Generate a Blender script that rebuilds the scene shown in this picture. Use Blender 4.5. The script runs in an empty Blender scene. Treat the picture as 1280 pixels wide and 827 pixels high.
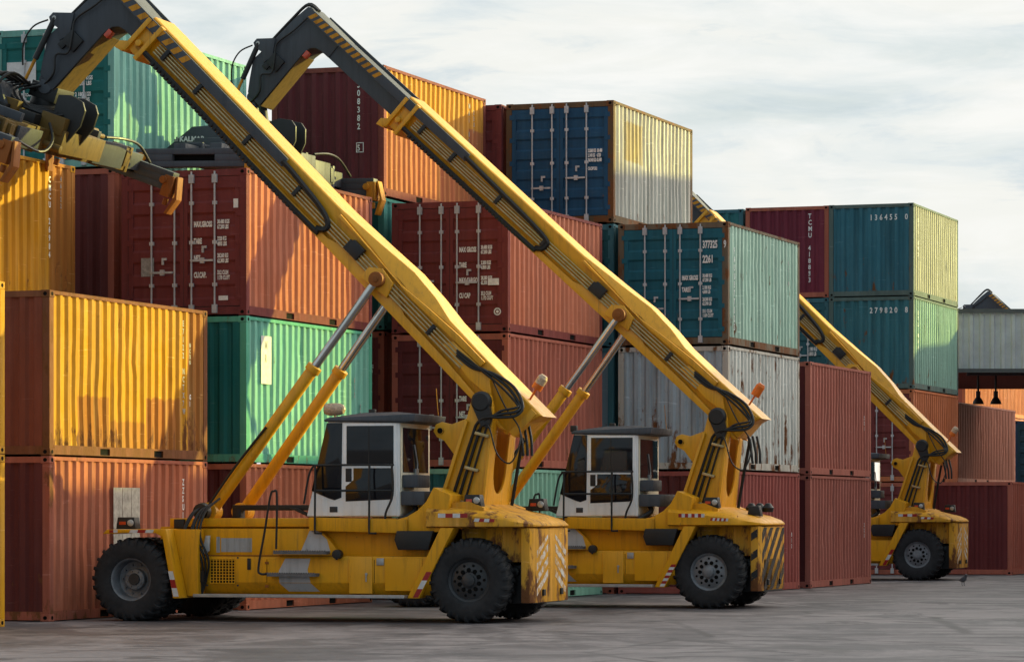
import bpy, bmesh, math, random
from mathutils import Vector, Matrix, noise
R = math.radians
random.seed(7)
scene = bpy.context.scene
COL = scene.collection

# ------------------------------------------------------------------ mesh building
class MB:
    """collects shapes into one bmesh"""
    def __init__(self):
        self.bm = bmesh.new()
    def faces(self, pts, fs, mi=0):
        v = [self.bm.verts.new(p) for p in pts]
        for f in fs:
            try:
                q = self.bm.faces.new([v[i] for i in f]); q.material_index = mi
            except ValueError:
                pass
        return self
    def box(self, x0, x1, y0, y1, z0, z1, mi=0):
        p = [(x0,y0,z0),(x1,y0,z0),(x1,y1,z0),(x0,y1,z0),(x0,y0,z1),(x1,y0,z1),(x1,y1,z1),(x0,y1,z1)]
        return self.faces(p, [(3,2,1,0),(4,5,6,7),(0,1,5,4),(1,2,6,5),(2,3,7,6),(3,0,4,7)], mi)
    def prism(self, poly, y0, y1, axis='y', mi=0):
        """poly in the plane normal to axis: y -> (x,z), x -> (y,z), z -> (x,y)"""
        n = len(poly)
        def P(a, b, t):
            return {'y': (a, t, b), 'x': (t, a, b), 'z': (a, b, t)}[axis]
        pts = [P(a, b, y0) for a, b in poly] + [P(a, b, y1) for a, b in poly]
        fs = [tuple(range(n)), tuple(range(2*n-1, n-1, -1))]
        fs += [(i, (i+1) % n, n+(i+1) % n, n+i) for i in range(n)]
        return self.faces(pts, fs, mi)
    def loft(self, rings, cap=True, mi=0):
        n = len(rings[0]); pts = [p for r in rings for p in r]; fs = []
        for k in range(len(rings)-1):
            for i in range(n):
                j = (i+1) % n
                fs.append((k*n+i, k*n+j, (k+1)*n+j, (k+1)*n+i))
        if cap:
            fs.append(tuple(range(n-1, -1, -1))); fs.append(tuple((len(rings)-1)*n+i for i in range(n)))
        return self.faces(pts, fs, mi)
    def cyl(self, p0, p1, r0, r1=None, n=16, mi=0):
        r1 = r0 if r1 is None else r1
        p0, p1 = Vector(p0), Vector(p1); d = (p1-p0).normalized()
        a = d.orthogonal().normalized(); b = d.cross(a)
        rings = [[tuple(p + a*(r*math.cos(t)) + b*(r*math.sin(t))) for t in [2*math.pi*i/n for i in range(n)]] for p, r in ((p0, r0), (p1, r1))]
        return self.loft(rings, True, mi)
    def tube(self, pts, r, n=8, mi=0, smooth=True):
        P = [Vector(p) for p in pts]
        if smooth and len(P) > 2:
            Q = []
            for i in range(len(P)-1):
                a, b, c, d = P[max(i-1,0)], P[i], P[i+1], P[min(i+2,len(P)-1)]
                for k in range(5):
                    t = k/5
                    Q.append(0.5*((2*b)+(c-a)*t+(2*a-5*b+4*c-d)*t*t+(3*b-a-3*c+d)*t**3))
            Q.append(P[-1]); P = Q
        rings = []; up = None
        for i, p in enumerate(P):
            d = (P[min(i+1,len(P)-1)]-P[max(i-1,0)]).normalized()
            if up is None: up = d.orthogonal().normalized()
            a = (up - d*up.dot(d))
            a = a.normalized() if a.length > 1e-4 else d.orthogonal().normalized()
            up = a; b = d.cross(a)
            rings.append([tuple(p+a*(r*math.cos(2*math.pi*k/n))+b*(r*math.sin(2*math.pi*k/n))) for k in range(n)])
        return self.loft(rings, True, mi)
    def lathe(self, prof, c, axis='y', n=40, mi=0):
        """prof: (radius, offset along axis) pairs"""
        pts = []; m = len(prof); fs = []
        for k in range(n):
            t = 2*math.pi*k/n; ct, st = math.cos(t), math.sin(t)
            for r, h in prof:
                pts.append((c[0]+r*ct, c[1]+h, c[2]+r*st) if axis == 'y' else ((c[0]+r*ct, c[1]+r*st, c[2]+h) if axis == 'z' else (c[0]+h, c[1]+r*ct, c[2]+r*st)))
        for k in range(n):
            k2 = (k+1) % n
            for i in range(m-1):
                fs.append((k*m+i, k*m+i+1, k2*m+i+1, k2*m+i))
        return self.faces(pts, fs, mi)
    def xf(self, M):
        bmesh.ops.transform(self.bm, matrix=M, verts=self.bm.verts); return self
    def bevel(self, w, seg=2, ang=30):
        bmesh.ops.remove_doubles(self.bm, verts=self.bm.verts, dist=1e-5)
        bmesh.ops.recalc_face_normals(self.bm, faces=self.bm.faces)
        es = [e for e in self.bm.edges if len(e.link_faces) == 2 and e.calc_face_angle(0) > R(ang)]
        bmesh.ops.bevel(self.bm, geom=es, offset=w, segments=seg, profile=.6, affect='EDGES', clamp_overlap=True)
        return self
    def mesh(self, nm, smooth=35, slots=1):
        bmesh.ops.recalc_face_normals(self.bm, faces=self.bm.faces)
        me = bpy.data.meshes.new(nm); self.bm.to_mesh(me); self.bm.free()
        for _ in range(slots): me.materials.append(None)
        if smooth:
            me.polygons.foreach_set('use_smooth', [True]*len(me.polygons))
            me.set_sharp_from_angle(angle=R(smooth))
        return me

def add(nm, me, mats, parent=None):
    o = bpy.data.objects.new(nm, me); COL.objects.link(o)
    if not isinstance(mats, (list, tuple)): mats = [mats]
    for i, m in enumerate(mats):
        o.material_slots[i].link = 'OBJECT'; o.material_slots[i].material = m
    if parent is not None: o.parent = parent
    return o
def obj(nm, mb, mats, parent=None, bevel=0, seg=2, smooth=35):
    if bevel: mb.bevel(bevel, seg)
    n = len(mats) if isinstance(mats, (list, tuple)) else 1
    return add(nm, mb.mesh(nm, smooth, n), mats, parent)
def tag(o, label, cat, group=None):
    o['label'] = label; o['category'] = cat
    if group: o['group'] = group
    return o
def empty(nm, loc, rz=0):
    o = bpy.data.objects.new(nm, None); COL.objects.link(o)
    o.location = loc; o.rotation_euler = (0, 0, rz); o.empty_display_size = .3
    return o

# ------------------------------------------------------------------ materials
class NT:
    def __init__(self, name):
        self.m = bpy.data.materials.new(name); self.m.use_nodes = True
        self.t = self.m.node_tree; self.t.nodes.clear()
        self.out = self.n('ShaderNodeOutputMaterial')
        self.b = self.n('ShaderNodeBsdfPrincipled'); self.l(self.b.outputs[0], self.out.inputs[0])
    def n(self, typ, **kw):
        x = self.t.nodes.new(typ)
        for k, v in kw.items(): setattr(x, k, v)
        return x
    def l(self, a, b): self.t.links.new(a, b)
    def coord(self, sc=(1,1,1), off=(0,0,0)):
        if not hasattr(self, 'tc'): self.tc = self.n('ShaderNodeTexCoord')
        m = self.n('ShaderNodeMapping'); m.inputs['Scale'].default_value = sc; m.inputs['Location'].default_value = off
        self.l(self.tc.outputs['Object'], m.inputs[0]); return m.outputs[0]
    def noise(self, sc, detail=5, rough=.6, map=(1,1,1), off=(0,0,0), dist=0):
        x = self.n('ShaderNodeTexNoise'); x.inputs['Scale'].default_value = sc; x.inputs['Detail'].default_value = detail
        x.inputs['Roughness'].default_value = rough; x.inputs['Distortion'].default_value = dist
        self.l(self.coord(map, off), x.inputs['Vector']); return x.outputs[0]
    def ramp(self, v, a, b, va=0, vb=1):
        x = self.n('ShaderNodeMapRange'); x.clamp = True
        for i, q in ((1,a),(2,b),(3,va),(4,vb)): x.inputs[i].default_value = q
        self.l(v, x.inputs[0]); return x.outputs[0]
    def math(self, op, a, b):
        x = self.n('ShaderNodeMath', operation=op)
        for i, q in enumerate((a, b)):
            if isinstance(q, (int, float)): x.inputs[i].default_value = q
            else: self.l(q, x.inputs[i])
        return x.outputs[0]
    def mix(self, f, a, b):
        x = self.n('ShaderNodeMix', data_type='RGBA')
        if isinstance(f, (int, float)): x.inputs[0].default_value = f
        else: self.l(f, x.inputs[0])
        for i, q in ((6, a), (7, b)):
            if isinstance(q, tuple): x.inputs[i].default_value = (*q[:3], 1)
            else: self.l(q, x.inputs[i])
        return x.outputs[2]
    def sepz(self, ax=2):
        if not hasattr(self, 'tc'): self.tc = self.n('ShaderNodeTexCoord')
        s = self.n('ShaderNodeSeparateXYZ'); self.l(self.tc.outputs['Object'], s.inputs[0]); return s.outputs[ax]
    def bump(self, h, strength=.3, dist=.01):
        x = self.n('ShaderNodeBump'); x.inputs['Strength'].default_value = strength; x.inputs['Distance'].default_value = dist
        self.l(h, x.inputs['Height']); self.l(x.outputs[0], self.b.inputs['Normal'])
    def fin(self, c, rough=.6, metal=0, spec=.4):
        if isinstance(c, tuple): self.b.inputs['Base Color'].default_value = (*c[:3], 1)
        else: self.l(c, self.b.inputs['Base Color'])
        if isinstance(rough, (int, float)): self.b.inputs['Roughness'].default_value = rough
        else: self.l(rough, self.b.inputs['Roughness'])
        if isinstance(metal, (int, float)): self.b.inputs['Metallic'].default_value = metal
        else: self.l(metal, self.b.inputs['Metallic'])
        self.b.inputs['Specular IOR Level'].default_value = spec
        return self.m

RUST = (.11, .042, .018)
def scale(c, k): return tuple(min(1, x*k) for x in c)
def desat(c, f, tint=(1,1,1)):
    g = .3*c[0]+.59*c[1]+.11*c[2]
    return tuple((x*(1-f)+g*f*t) for x, t in zip(c, tint))
PCACHE = {}
def paint(c, rust=.25, fade=.35, dirt=.35, low=.25, rough=.55, patches=()):
    """weathered container paint; rust: how much, low: extra rust near the bottom rail, patches"""
    key = (c, rust, fade, dirt, low, patches)
    if key in PCACHE: return PCACHE[key]
    s = random.random()*50
    N = NT('weathered paint'); o = (s, s*.7, s*.3)
    big = N.noise(.9, 4, .6, off=o)
    col = N.mix(N.ramp(big, .35, .68, 0, fade), c, scale(desat(c, .2), 1.3))
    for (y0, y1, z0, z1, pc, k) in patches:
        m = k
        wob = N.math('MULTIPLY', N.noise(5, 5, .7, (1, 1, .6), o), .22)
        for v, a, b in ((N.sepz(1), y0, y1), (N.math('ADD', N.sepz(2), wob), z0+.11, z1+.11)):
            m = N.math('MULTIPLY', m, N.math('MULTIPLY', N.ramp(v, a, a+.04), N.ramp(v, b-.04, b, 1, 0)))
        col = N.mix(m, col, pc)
    streak = N.noise(1.6, 6, .62, (3.2, 3.2, .22), o)
    col = N.mix(N.ramp(streak, .42, .70, 0, .8*dirt+.1), col, scale(desat(c, .3), .40))
    fine = N.noise(14, 6, .7, (1, 1, .5), o)
    col = N.mix(N.ramp(fine, .45, .75, 0, .3*dirt), col, scale(desat(c, .2), .55))
    lightstreak = N.noise(2.1, 5, .6, (4.5, 4.5, .18), (s+9, s, 3))
    col = N.mix(N.ramp(lightstreak, .54, .70, 0, .6*fade), col, scale(desat(c, .28), 1.55))
    scr = N.noise(2.2, 6, .7, (.7, .7, 9), (s+1, s, s+5))
    col = N.mix(N.ramp(scr, .63, .67, 0, .45), col, scale(desat(c, .35), 1.9))
    rib = N.noise(1.0, 2, .5, (5, 5, .03), (s+20, s, 0))
    col = N.mix(N.ramp(rib, .5, .72, 0, .35), col, scale(desat(c, .15), .6))
    spots = N.noise(3.4, 9, .68, (1, 1, .38), (s+3, s, s))
    lvl = .70-.17*rust
    rmask = N.ramp(spots, lvl, lvl+.05)
    if low:
        z = N.sepz(2)
        gate = N.ramp(N.math('ADD', z, N.math('MULTIPLY', big, -1.4)), -.55, .35, low*.22, 0)
        rmask = N.ramp(N.math('ADD', spots, gate), lvl, lvl+.07)
    rc = N.mix(N.noise(22, 4, .6, off=o), RUST, (.2, .085, .035))
    col = N.mix(rmask, col, rc)
    h = N.math('ADD', N.math('MULTIPLY', N.noise(1.3, 3, .5, off=o), 1.0), N.math('MULTIPLY', rmask, -.05))
    N.bump(h, .55, .06)
    PCACHE[key] = N.fin(col, N.ramp(fine, .3, .7, rough+.05, rough+.25), 0, .07)
    return PCACHE[key]
def plain(name, c, rough=.5, metal=0, spec=.4, var=.25, sc=8):
    N = NT(name); n = N.noise(sc, 5, .65)
    return N.fin(N.mix(N.ramp(n, .35, .7), c, scale(c, 1-var)), N.ramp(N.noise(sc*3, 4), .3, .7, rough-.08, rough+.08), metal, spec)
def machine_paint(name, c, dirt=.5, rough=.38, grime=(.03,.022,.015), spec=.28):
    N = NT(name)
    big = N.noise(1.1, 5, .6)
    col = N.mix(N.ramp(big, .35, .7, 0, .5), c, scale(c, .78))
    st = N.noise(2.6, 7, .66, (3.5, 3.5, .35))
    col = N.mix(N.ramp(st, .5, .78, 0, dirt), col, grime)
    f = N.noise(19, 8, .72)
    col = N.mix(N.ramp(f, .64, .70, 0, .75*dirt), col, grime)
    chips = N.noise(5.5, 9, .75, (1, 1, .8), (7, 3, 1))
    col = N.mix(N.ramp(chips, .655, .675, 0, min(1, dirt*1.6)), col, (.10, .05, .025))
    run = N.noise(3.2, 6, .6, (6, 6, .25), (2, 8, 4))
    col = N.mix(N.ramp(run, .58, .72, 0, dirt*.8), col, scale(grime, 2.2))
    N.bump(N.noise(3, 2), .15, .02)
    return N.fin(col, N.ramp(st, .3, .7, rough, rough+.25), 0, spec)

YEL = (.70, .32, .005)
M = {}
M['yellow'] = machine_paint('yellow machine paint', YEL, .42)
M['yellow_clean'] = machine_paint('yellow boom paint', (.72, .335, .006), .36, .32, spec=.5)
M['yellow_worn'] = paint((.64, .30, .012), rust=.95, fade=.45, dirt=.6, low=.5, rough=.45)
M['dark'] = machine_paint('dark grey machine paint', (.058, .066, .080), .35, .42, (.012,.012,.012))
M['black'] = plain('black plastic', (.012, .013, .015), .5, 0, .4)
M['hose'] = plain('black hose rubber', (.009, .009, .010), .45, 0, .4)
M['chain'] = plain('black chain links', (.010, .010, .011), .55, 0, .35)
M['chrome'] = plain('chromed rod', (.55, .53, .5), .16, 1, .5, .12)
M['pipe'] = plain('steel pipe', (.48, .38, .20), .42, .7, .5, .4)
M['steel'] = plain('galvanised steel', (.42, .43, .44), .45, .6, .5, .35, 5)
M['tread'] = plain('grey step plate', (.16, .16, .17), .6, .3, .4, .4, 14)
M['tyre'] = plain('dusty tyre rubber', (.030, .030, .033), .82, 0, .25, .45, 6)
M['rim'] = plain('grey wheel rim', (.20, .21, .23), .5, .2, .4, .5, 5)
M['rim_dark'] = plain('dark wheel disc', (.036, .037, .041), .45, .1, .4, .4, 5)
M['cab'] = machine_paint('white cab paint', (.82, .82, .83), .25, .4, (.25,.22,.19))
M['cab_rear'] = machine_paint('sunlit white cab paint', (.80, .74, .58), .22, .45, (.2,.17,.14))  # white cab paint tinted cream to hold the sunlight on its rear
M['red'] = plain('red reflector', (.33, .012, .012), .4)
M['white'] = plain('white reflector', (.62, .62, .62), .45, 0, .4, .25, 12)
M['orange'] = plain('orange plastic', (.75, .16, .01), .35)
M['amber'] = plain('worn amber lens', (.6, .42, .28), .25, 0, .5, .5, 30)
M['lens'] = plain('lamp lens', (.45, .45, .44), .12, 0, .6)
M['redlens'] = plain('red lamp lens', (.55, .06, .02), .2, 0, .6)
M['stripe'] = machine_paint('grey white stripe paint', (.46, .46, .48), .4, .5, (.12,.11,.1))
M['plate'] = machine_paint('scuffed decal', (.34, .35, .36), .8, .5, (.12,.1,.07))
M['brown'] = machine_paint('dirty yellow spreader steel', (.135, .082, .020), 1.0, .5, (.03,.022,.015))
M['rustorange'] = machine_paint('rusty orange steel', (.26, .085, .016), .8, .55, (.08,.03,.015))
M['hookyellow'] = machine_paint('chipped yellow steel', (.56, .24, .015), .8, .5, (.06,.035,.02))
M['wood'] = plain('old white boards', (.5, .46, .40), .7, 0, .3, .5, 9)
M['text'] = plain('white lettering', (.80, .80, .78), .6, 0, .3, .3, 20)
M['text_dim'] = plain('faded white lettering', (.36, .36, .35), .6, 0, .3, .5, 20)
M['gasket'] = plain('black door gasket', (.012, .012, .013), .7)
M['bar'] = plain('galvanised locking bar', (.50, .51, .53), .5, .1, .4, .35, 5)
M['hole'] = plain('dark opening', (.006, .006, .006), .9, 0, .1)
N = NT('dark tinted glass')
M['glass'] = N.fin((.010, .010, .013), .05, 0, .34)
# worn hazard paint of the rear plates
def scuffed(name, c, lo=.45):
    N = NT(name)
    m = N.ramp(N.noise(6, 9, .75, (1, 1, 1)), lo, lo+.1)
    return N.fin(N.mix(m, c, (.50, .25, .03)), .55)
M['scuff_white'] = scuffed('scuffed white stripe', (.6, .6, .6))
M['scuff_black'] = scuffed('black stripe', (.014, .014, .015), .56)

# ------------------------------------------------------------------ lettering
TXT = {}
def text_mesh(s, size, bold=.004, spacing=1.0, line=1.0, align='LEFT'):
    key = (s, size, bold, spacing, line, align)
    if key in TXT: return TXT[key]
    cu = bpy.data.curves.new('lettering', 'FONT'); cu.body = s; cu.size = size; cu.resolution_u = 2
    cu.offset = bold; cu.space_character = spacing; cu.space_line = line; cu.align_x = align
    cu.extrude = .0012
    t = bpy.data.objects.new('lettering', cu); COL.objects.link(t)
    dg = bpy.context.evaluated_depsgraph_get()
    me = bpy.data.meshes.new_from_object(t.evaluated_get(dg))
    bpy.data.objects.remove(t); bpy.data.curves.remove(cu)
    me.materials.clear(); me.materials.append(None)
    TXT[key] = me; return me
def letter(s, size, loc, face, parent, mat='text', sx=.78, **kw):
    """face: 'front' (towards -y), 'right' (towards +x)"""
    o = add('lettering', text_mesh(s, size, **kw), M[mat], parent)
    o.location = loc; o.scale = (sx, 1, 1)
    o.rotation_euler = (R(90), 0, 0) if face == 'front' else (R(90), 0, R(90))
    return o

# ------------------------------------------------------------------ shipping containers
TH = R(19.2)
W2 = 1.219
def corrug(length, pitch, depth, margin):
    """profile along the panel: (u, offset inwards)"""
    n = max(1, round((length-2*margin)/pitch)); p = (length-2*margin)/n
    pr = [(-length/2, .0), (-length/2+margin, .0)]
    u = -length/2+margin
    for i in range(n):
        pr += [(u+p*.20, depth), (u+p*.48, depth), (u+p*.68, 0), (u+p, 0)]
        u += p
    pr.append((length/2, 0)); return pr
MESH = {}
def cached(key, fn):
    if key not in MESH: MESH[key] = fn()
    return MESH[key]
def dent(u, z, k):
    n1 = noise.noise(Vector((u*.55, z*.6, k*7.3))); n2 = noise.noise(Vector((u*1.7, z*1.5, k*3.1+40))); n3 = noise.noise(Vector((u*3.6, z*2.6, k*5.7+90)))
    return .030*max(0, n1) + .045*max(0, n2-.22) + .05*max(0, n3-.38)
def side_panel(L, H, sgn, k=0):
    mb = MB(); pr = corrug(L-.30, .278, .042, .06)
    z0, z1 = .165, H-.062; x = sgn*(W2-.012); rows = 10; n = len(pr); pts = []; fs = []
    for j in range(rows+1):
        z = z0+(z1-z0)*j/rows; e = min(1, 4*min(j, rows-j)/rows)
        for i, (u, d) in enumerate(pr):
            f = e*min(1, 6*min(i, n-1-i)/n)
            lean = .008*f*noise.noise(Vector((u*2.2, z*1.3, k*9.1+11)))
            pts.append((x-sgn*(d+dent(u, z, k)*f), u+lean, z))
    for j in range(rows):
        fs += [(j*n+i, j*n+i+1, (j+1)*n+i+1, (j+1)*n+i) for i in range(n-1)]
    mb.faces(pts, fs)
    mb.faces([(x-sgn*.09, -L/2+.16, z0), (x-sgn*.09, L/2-.16, z0), (x-sgn*.09, L/2-.16, z1), (x-sgn*.09, -L/2+.16, z1)], [(0, 1, 2, 3)])
    return mb.mesh('side_wall', 24)
def end_panel(L, H, sgn):
    mb = MB(); pr = corrug(2*W2-.27, .25, .045, .05)
    z0, z1 = .155, H-.10; y = sgn*(L/2-.014)
    a = [(u, y-sgn*d, z0) for u, d in pr]; b = [(u, y-sgn*d, z1) for u, d in pr]
    c = [(u, y-sgn*(d+.004), z0) for u, d in pr]; e = [(u, y-sgn*(d+.004), z1) for u, d in pr]
    n = len(pr)
    mb.faces(a+b, [(i, i+1, n+i+1, n+i) for i in range(n-1)])
    mb.faces(c+e, [(i, i+1, n+i+1, n+i) for i in range(n-1)])
    return mb.mesh('end_wall', 20)
def frame_mesh(L, H, doors):
    mb = MB(); l = L/2
    for sx in (-1, 1):
        for sy in (-1, 1):
            x0, x1 = sorted((sx*W2, sx*(W2-.13))); y0, y1 = sorted((sy*l, sy*(l-.15)))
            mb.box(x0+.003, x1-.003, y0+.003, y1-.003, .12, H-.12)
        x0, x1 = sorted((sx*(W2-.002), sx*(W2-.075)))
        mb.box(x0, x1, -l+.152, l-.152, H-.065, H-.006)          # top side rail
        seg = [(-l+.152, -1.21), (-.85, .85), (1.21, l-.152)]     # bottom side rail, open at the fork pockets
        for a, b in seg: mb.box(x0, x1, a, b, .018, .168)
        for a in (-1.21, .85):
            mb.box(x0, x1, a, a+.36, .138, .168); mb.box(x0, x1, a, a+.36, .018, .03)
        x0, x1 = sorted((sx*(W2-.05), sx*(W2-.06)))
        for a in (-1.21, .85): mb.box(x0-.02, x1+.02, a, a+.36, .03, .138, 1)
    for sy in (-1, 1):
        y0, y1 = sorted((sy*(l-.003), sy*(l-.09)))
        d = doors and sy < 0
        mb.box(-W2+.132, W2-.132, y0, y1, H-(.125 if d else .105), H-.008)
        mb.box(-W2+.132, W2-.132, y0, y1, .02, .155)
    mb.box(-W2+.08, W2-.08, -l+.1, l-.1, .10, .15)               # floor
    return mb.mesh('frame', 30, 2)
def roof_mesh(L, H):
    mb = MB(); mb.box(-W2+.07, W2-.07, -L/2+.08, L/2-.08, H-.03, H-.018)
    for i in range(int(L/.22)-1):
        y = -L/2+.2+i*.22
        mb.prism([(-W2+.2, H-.018), (W2-.2, H-.018), (W2-.23, H-.008), (-W2+.23, H-.008)], y, y+.1)
    return mb.mesh('roof', 30)
def casting_mesh():
    mb = MB(); mb.box(-.081, .081, -.089, .089, -.059, .059)
    mb.bevel(.008, 1)
    # holes as dark recessed ovals on each visible face
    for s in (-1, 1):
        ov = [(.035*math.cos(t), .032*math.sin(t)) for t in [i*math.pi/6 for i in range(12)]]
        mb.faces([(a, s*.0905, b) for a, b in ov], [tuple(range(12))], 1)
        mb.faces([(s*.0825, a*1.1, b) for a, b in ov], [tuple(range(12))], 1)
    return mb.mesh('corner_casting', 30, 2)
def door_mesh(H):
    """one door leaf, hinge edge at x=0, closing edge at x=1.085, facing -y, y=0 the outer face"""
    mb = MB(); w = 1.08; z0, z1 = .17, H-.135
    mb.box(0, .09, 0, .05, z0, z1); mb.box(w-.07, w, 0, .05, z0, z1)
    mb.box(.09, w-.07, .001, .05, z0, z0+.08); mb.box(.09, w-.07, .001, .05, z1-.08, z1)
    za, zb = z0+.08, z1-.08; n = 5; p = (zb-za)/n; pr = [(za, .004)]
    for i in range(n):
        a = za+i*p
        pr += [(a+.10*p, .004), (a+.20*p, .034), (a+.62*p, .034), (a+.72*p, .004)]
    pr.append((zb, .004))
    m = len(pr)
    xa, xb = .09, w-.07
    mb.faces([(xa, d, z) for z, d in pr]+[(xb, d, z) for z, d in pr], [(i, m+i, m+i+1, i+1) for i in range(m-1)])
    mb.faces([(xa, .05, za), (xb, .05, za), (xb, .05, zb), (xa, .05, zb)], [(0, 3, 2, 1)])
    for k in range(5):
        z = z0+.16+k*(z1-z0-.32)/4
        mb.box(-.055, .07, -.012, -.001, z-.05, z+.05)            # hinge blades
    return mb.mesh('door', 30)
def gasket_mesh(H):
    mb = MB(); z0, z1 = .155, H-.125
    mb.box(-W2+.13, W2-.13, .03, .06, z0, z1)
    for a, b in ((-W2+.131, -W2+.136), (-.006, .006), (W2-.136, W2-.131)): mb.box(a-.012, b+.012, -.004, .03, z0+.002, z1-.002)
    for z in (z0+.002, z1-.012): mb.box(-W2+.14, W2-.14, .002, .03, z, z+.01)
    return mb.mesh('door_gasket', 30)
def bar_mesh(H):
    mb = MB(); z0, z1 = .06, H-.04
    mb.cyl((0, -.035, z0), (0, -.035, z1), .017, n=8)
    for z in (.12, H-.17): mb.box(-.045, .045, -.06, -.004, z-.075, z+.075)
    for z in (.55, H*.5, H-.6): mb.box(-.04, .04, -.045, -.002, z-.03, z+.03)
    return mb.mesh('locking_bar', 40)
def handle_mesh(sgn):
    mb = MB(); mb.box(-.02, .42*1.0, -.055, -.03, -.018, .018); mb.box(.17, .25, -.05, -.004, -.05, .05)
    mb.box(.20, .235, -.04, -.004, .14, .26); mb.box(.235, .29, -.035, -.004, .22, .26)
    if sgn < 0: mb.xf(Matrix.Scale(-1, 4, (1, 0, 0)))
    return mb.mesh('handle', 30)
casting_pts = [(sx, sy, sz) for sx in (-1, 1) for sy in (-1, 1) for sz in (0, 1)]

def container(corner, z, H, side, end, label, doors=False, L=6.058, group='stacked shipping containers', rz=-TH, name='shipping_container', trim=None, simple=False, endpaint=None):
    """corner: world (x, y) of the near right bottom corner"""
    c, s = math.cos(-rz), math.sin(-rz)
    cx = corner[0] - W2*c + (L/2)*s; cy = corner[1] + W2*s + (L/2)*c
    r = empty(name, (cx, cy, z), rz); tag(r, label, 'container', group)
    Hk = round(H, 3)
    trim = trim or side
    add('frame', cached(('f', L, Hk, doors), lambda: frame_mesh(L, Hk, doors)), [trim, M['hole']], r)
    for sg in (-1, 1):
        if simple and sg < 0: pass
        kk = 0 if simple else len([q for q in COL.objects if q.name.startswith('shipping')]) % 9
        add('side_wall', cached(('s', L, Hk, sg, kk), lambda: side_panel(L, Hk, sg, kk)), side, r)
    add('roof', cached(('r', L, Hk), lambda: roof_mesh(L, Hk)), side, r)
    add('end_wall', cached(('e', L, Hk, 1), lambda: end_panel(L, Hk, 1)), side, r)
    if not simple:
        for sx, sy, sz in casting_pts:
            if sx < 0 and sy > 0: continue
            o = add('corner_casting', cached('cast', casting_mesh), [trim, M['hole']], r)
            o.location = (sx*(W2-.0805), sy*(L/2-.0885), .0595 if not sz else Hk-.0595)
    if doors:
        y = -L/2+.018
        g = add('door_gasket', cached(('g', Hk), lambda: gasket_mesh(Hk)), M['gasket'], r); g.location = (0, y, 0)
        for sg in (1, -1):
            d = add('door', cached(('d', Hk), lambda: door_mesh(Hk)), end, r)
            if sg > 0: d.location = (-W2+.134, y-.006, 0)
            else:
                d.location = (W2-.134, y-.006, 0); d.scale = (-1, 1, 1)
            for bx in (.47, .92):
                b = add('locking_bar', cached(('b', Hk), lambda: bar_mesh(Hk)), M['bar'], d); b.location = (bx, -.002, 0)
            for bx, bz in ((.47, .78),) if sg > 0 else ((.92, .98),):
                h = add('handle', cached('h', lambda: handle_mesh(1)) if sg > 0 else cached('h-', lambda: handle_mesh(-1)), M['bar'], d); h.location = (bx, -.002, bz)
    else:
        add('end_wall', cached(('e', L, Hk, -1), lambda: end_panel(L, Hk, -1)), end, r)
    r['H'] = Hk; r['L'] = L
    return r
def at(u, p):
    """ground position seen at photo column u where a metre is p pixels"""
    return ((u-640)/p, 4300/p)

# paints (base colours); paler sides and darker maroon ends hold light and shade
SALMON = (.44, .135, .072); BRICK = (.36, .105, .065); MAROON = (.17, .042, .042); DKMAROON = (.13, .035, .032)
ORANGE = (.50, .175, .030); AMBERY = (.57, .27, .010); TEAL = (.045, .20, .185); GREEN = (.085, .36, .25)
PETROL = (.045, .135, .165); BLUE = (.02, .07, .16); MINT = (.24, .40, .33); GREY = (.47, .50, .50); WHITEY = (.56, .56, .52)
def P(c, **k): return paint(c, **k)

# --- far-left stacks
A = 'containers stacked on the left'
c0 = (-9.66, 46.3)
container(c0, 0, 2.60, P(AMBERY, rust=.3, low=.5), P(BRICK), 'orange container sliver at the left picture edge, standing on the ground', group=A)
container(c0, 2.61, 2.60, P(AMBERY, rust=.35), P(BRICK), 'orange container sliver at the left picture edge, lying on another', group=A)
cb = (-9.79, 55.7)
container(cb, 0, 2.62, P(BRICK), P(BRICK), 'brick red container hidden at the bottom behind the rusty red container by the front wheel', group=A)
container(cb, 2.64, 2.62, P(BRICK), P(BRICK), 'brick red container hidden behind the golden yellow container with the rusty end', group=A)
o = container(cb, 5.28, 2.62, P(AMBERY, rust=.3, dirt=.5, low=.3, patches=((2.1, 3.2, -.5, 3.0, (.26, .075, .03), .75), (-.6, .4, .5, 1.3, (.55, .3, .03), .6))), P(BRICK), 'golden orange container at the left edge under the hanging yellow spreader', group=A)
letter('C\nM\nC\nU\n\n2\n6\n9\n8\n4', .15, (W2-.006, 2.0, 2.25), 'right', o, line=.98)
letter('4\n6\n1\n2\n2', .12, (W2-.006, 2.45, 2.3), 'right', o, 'text_dim', line=.98)
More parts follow.
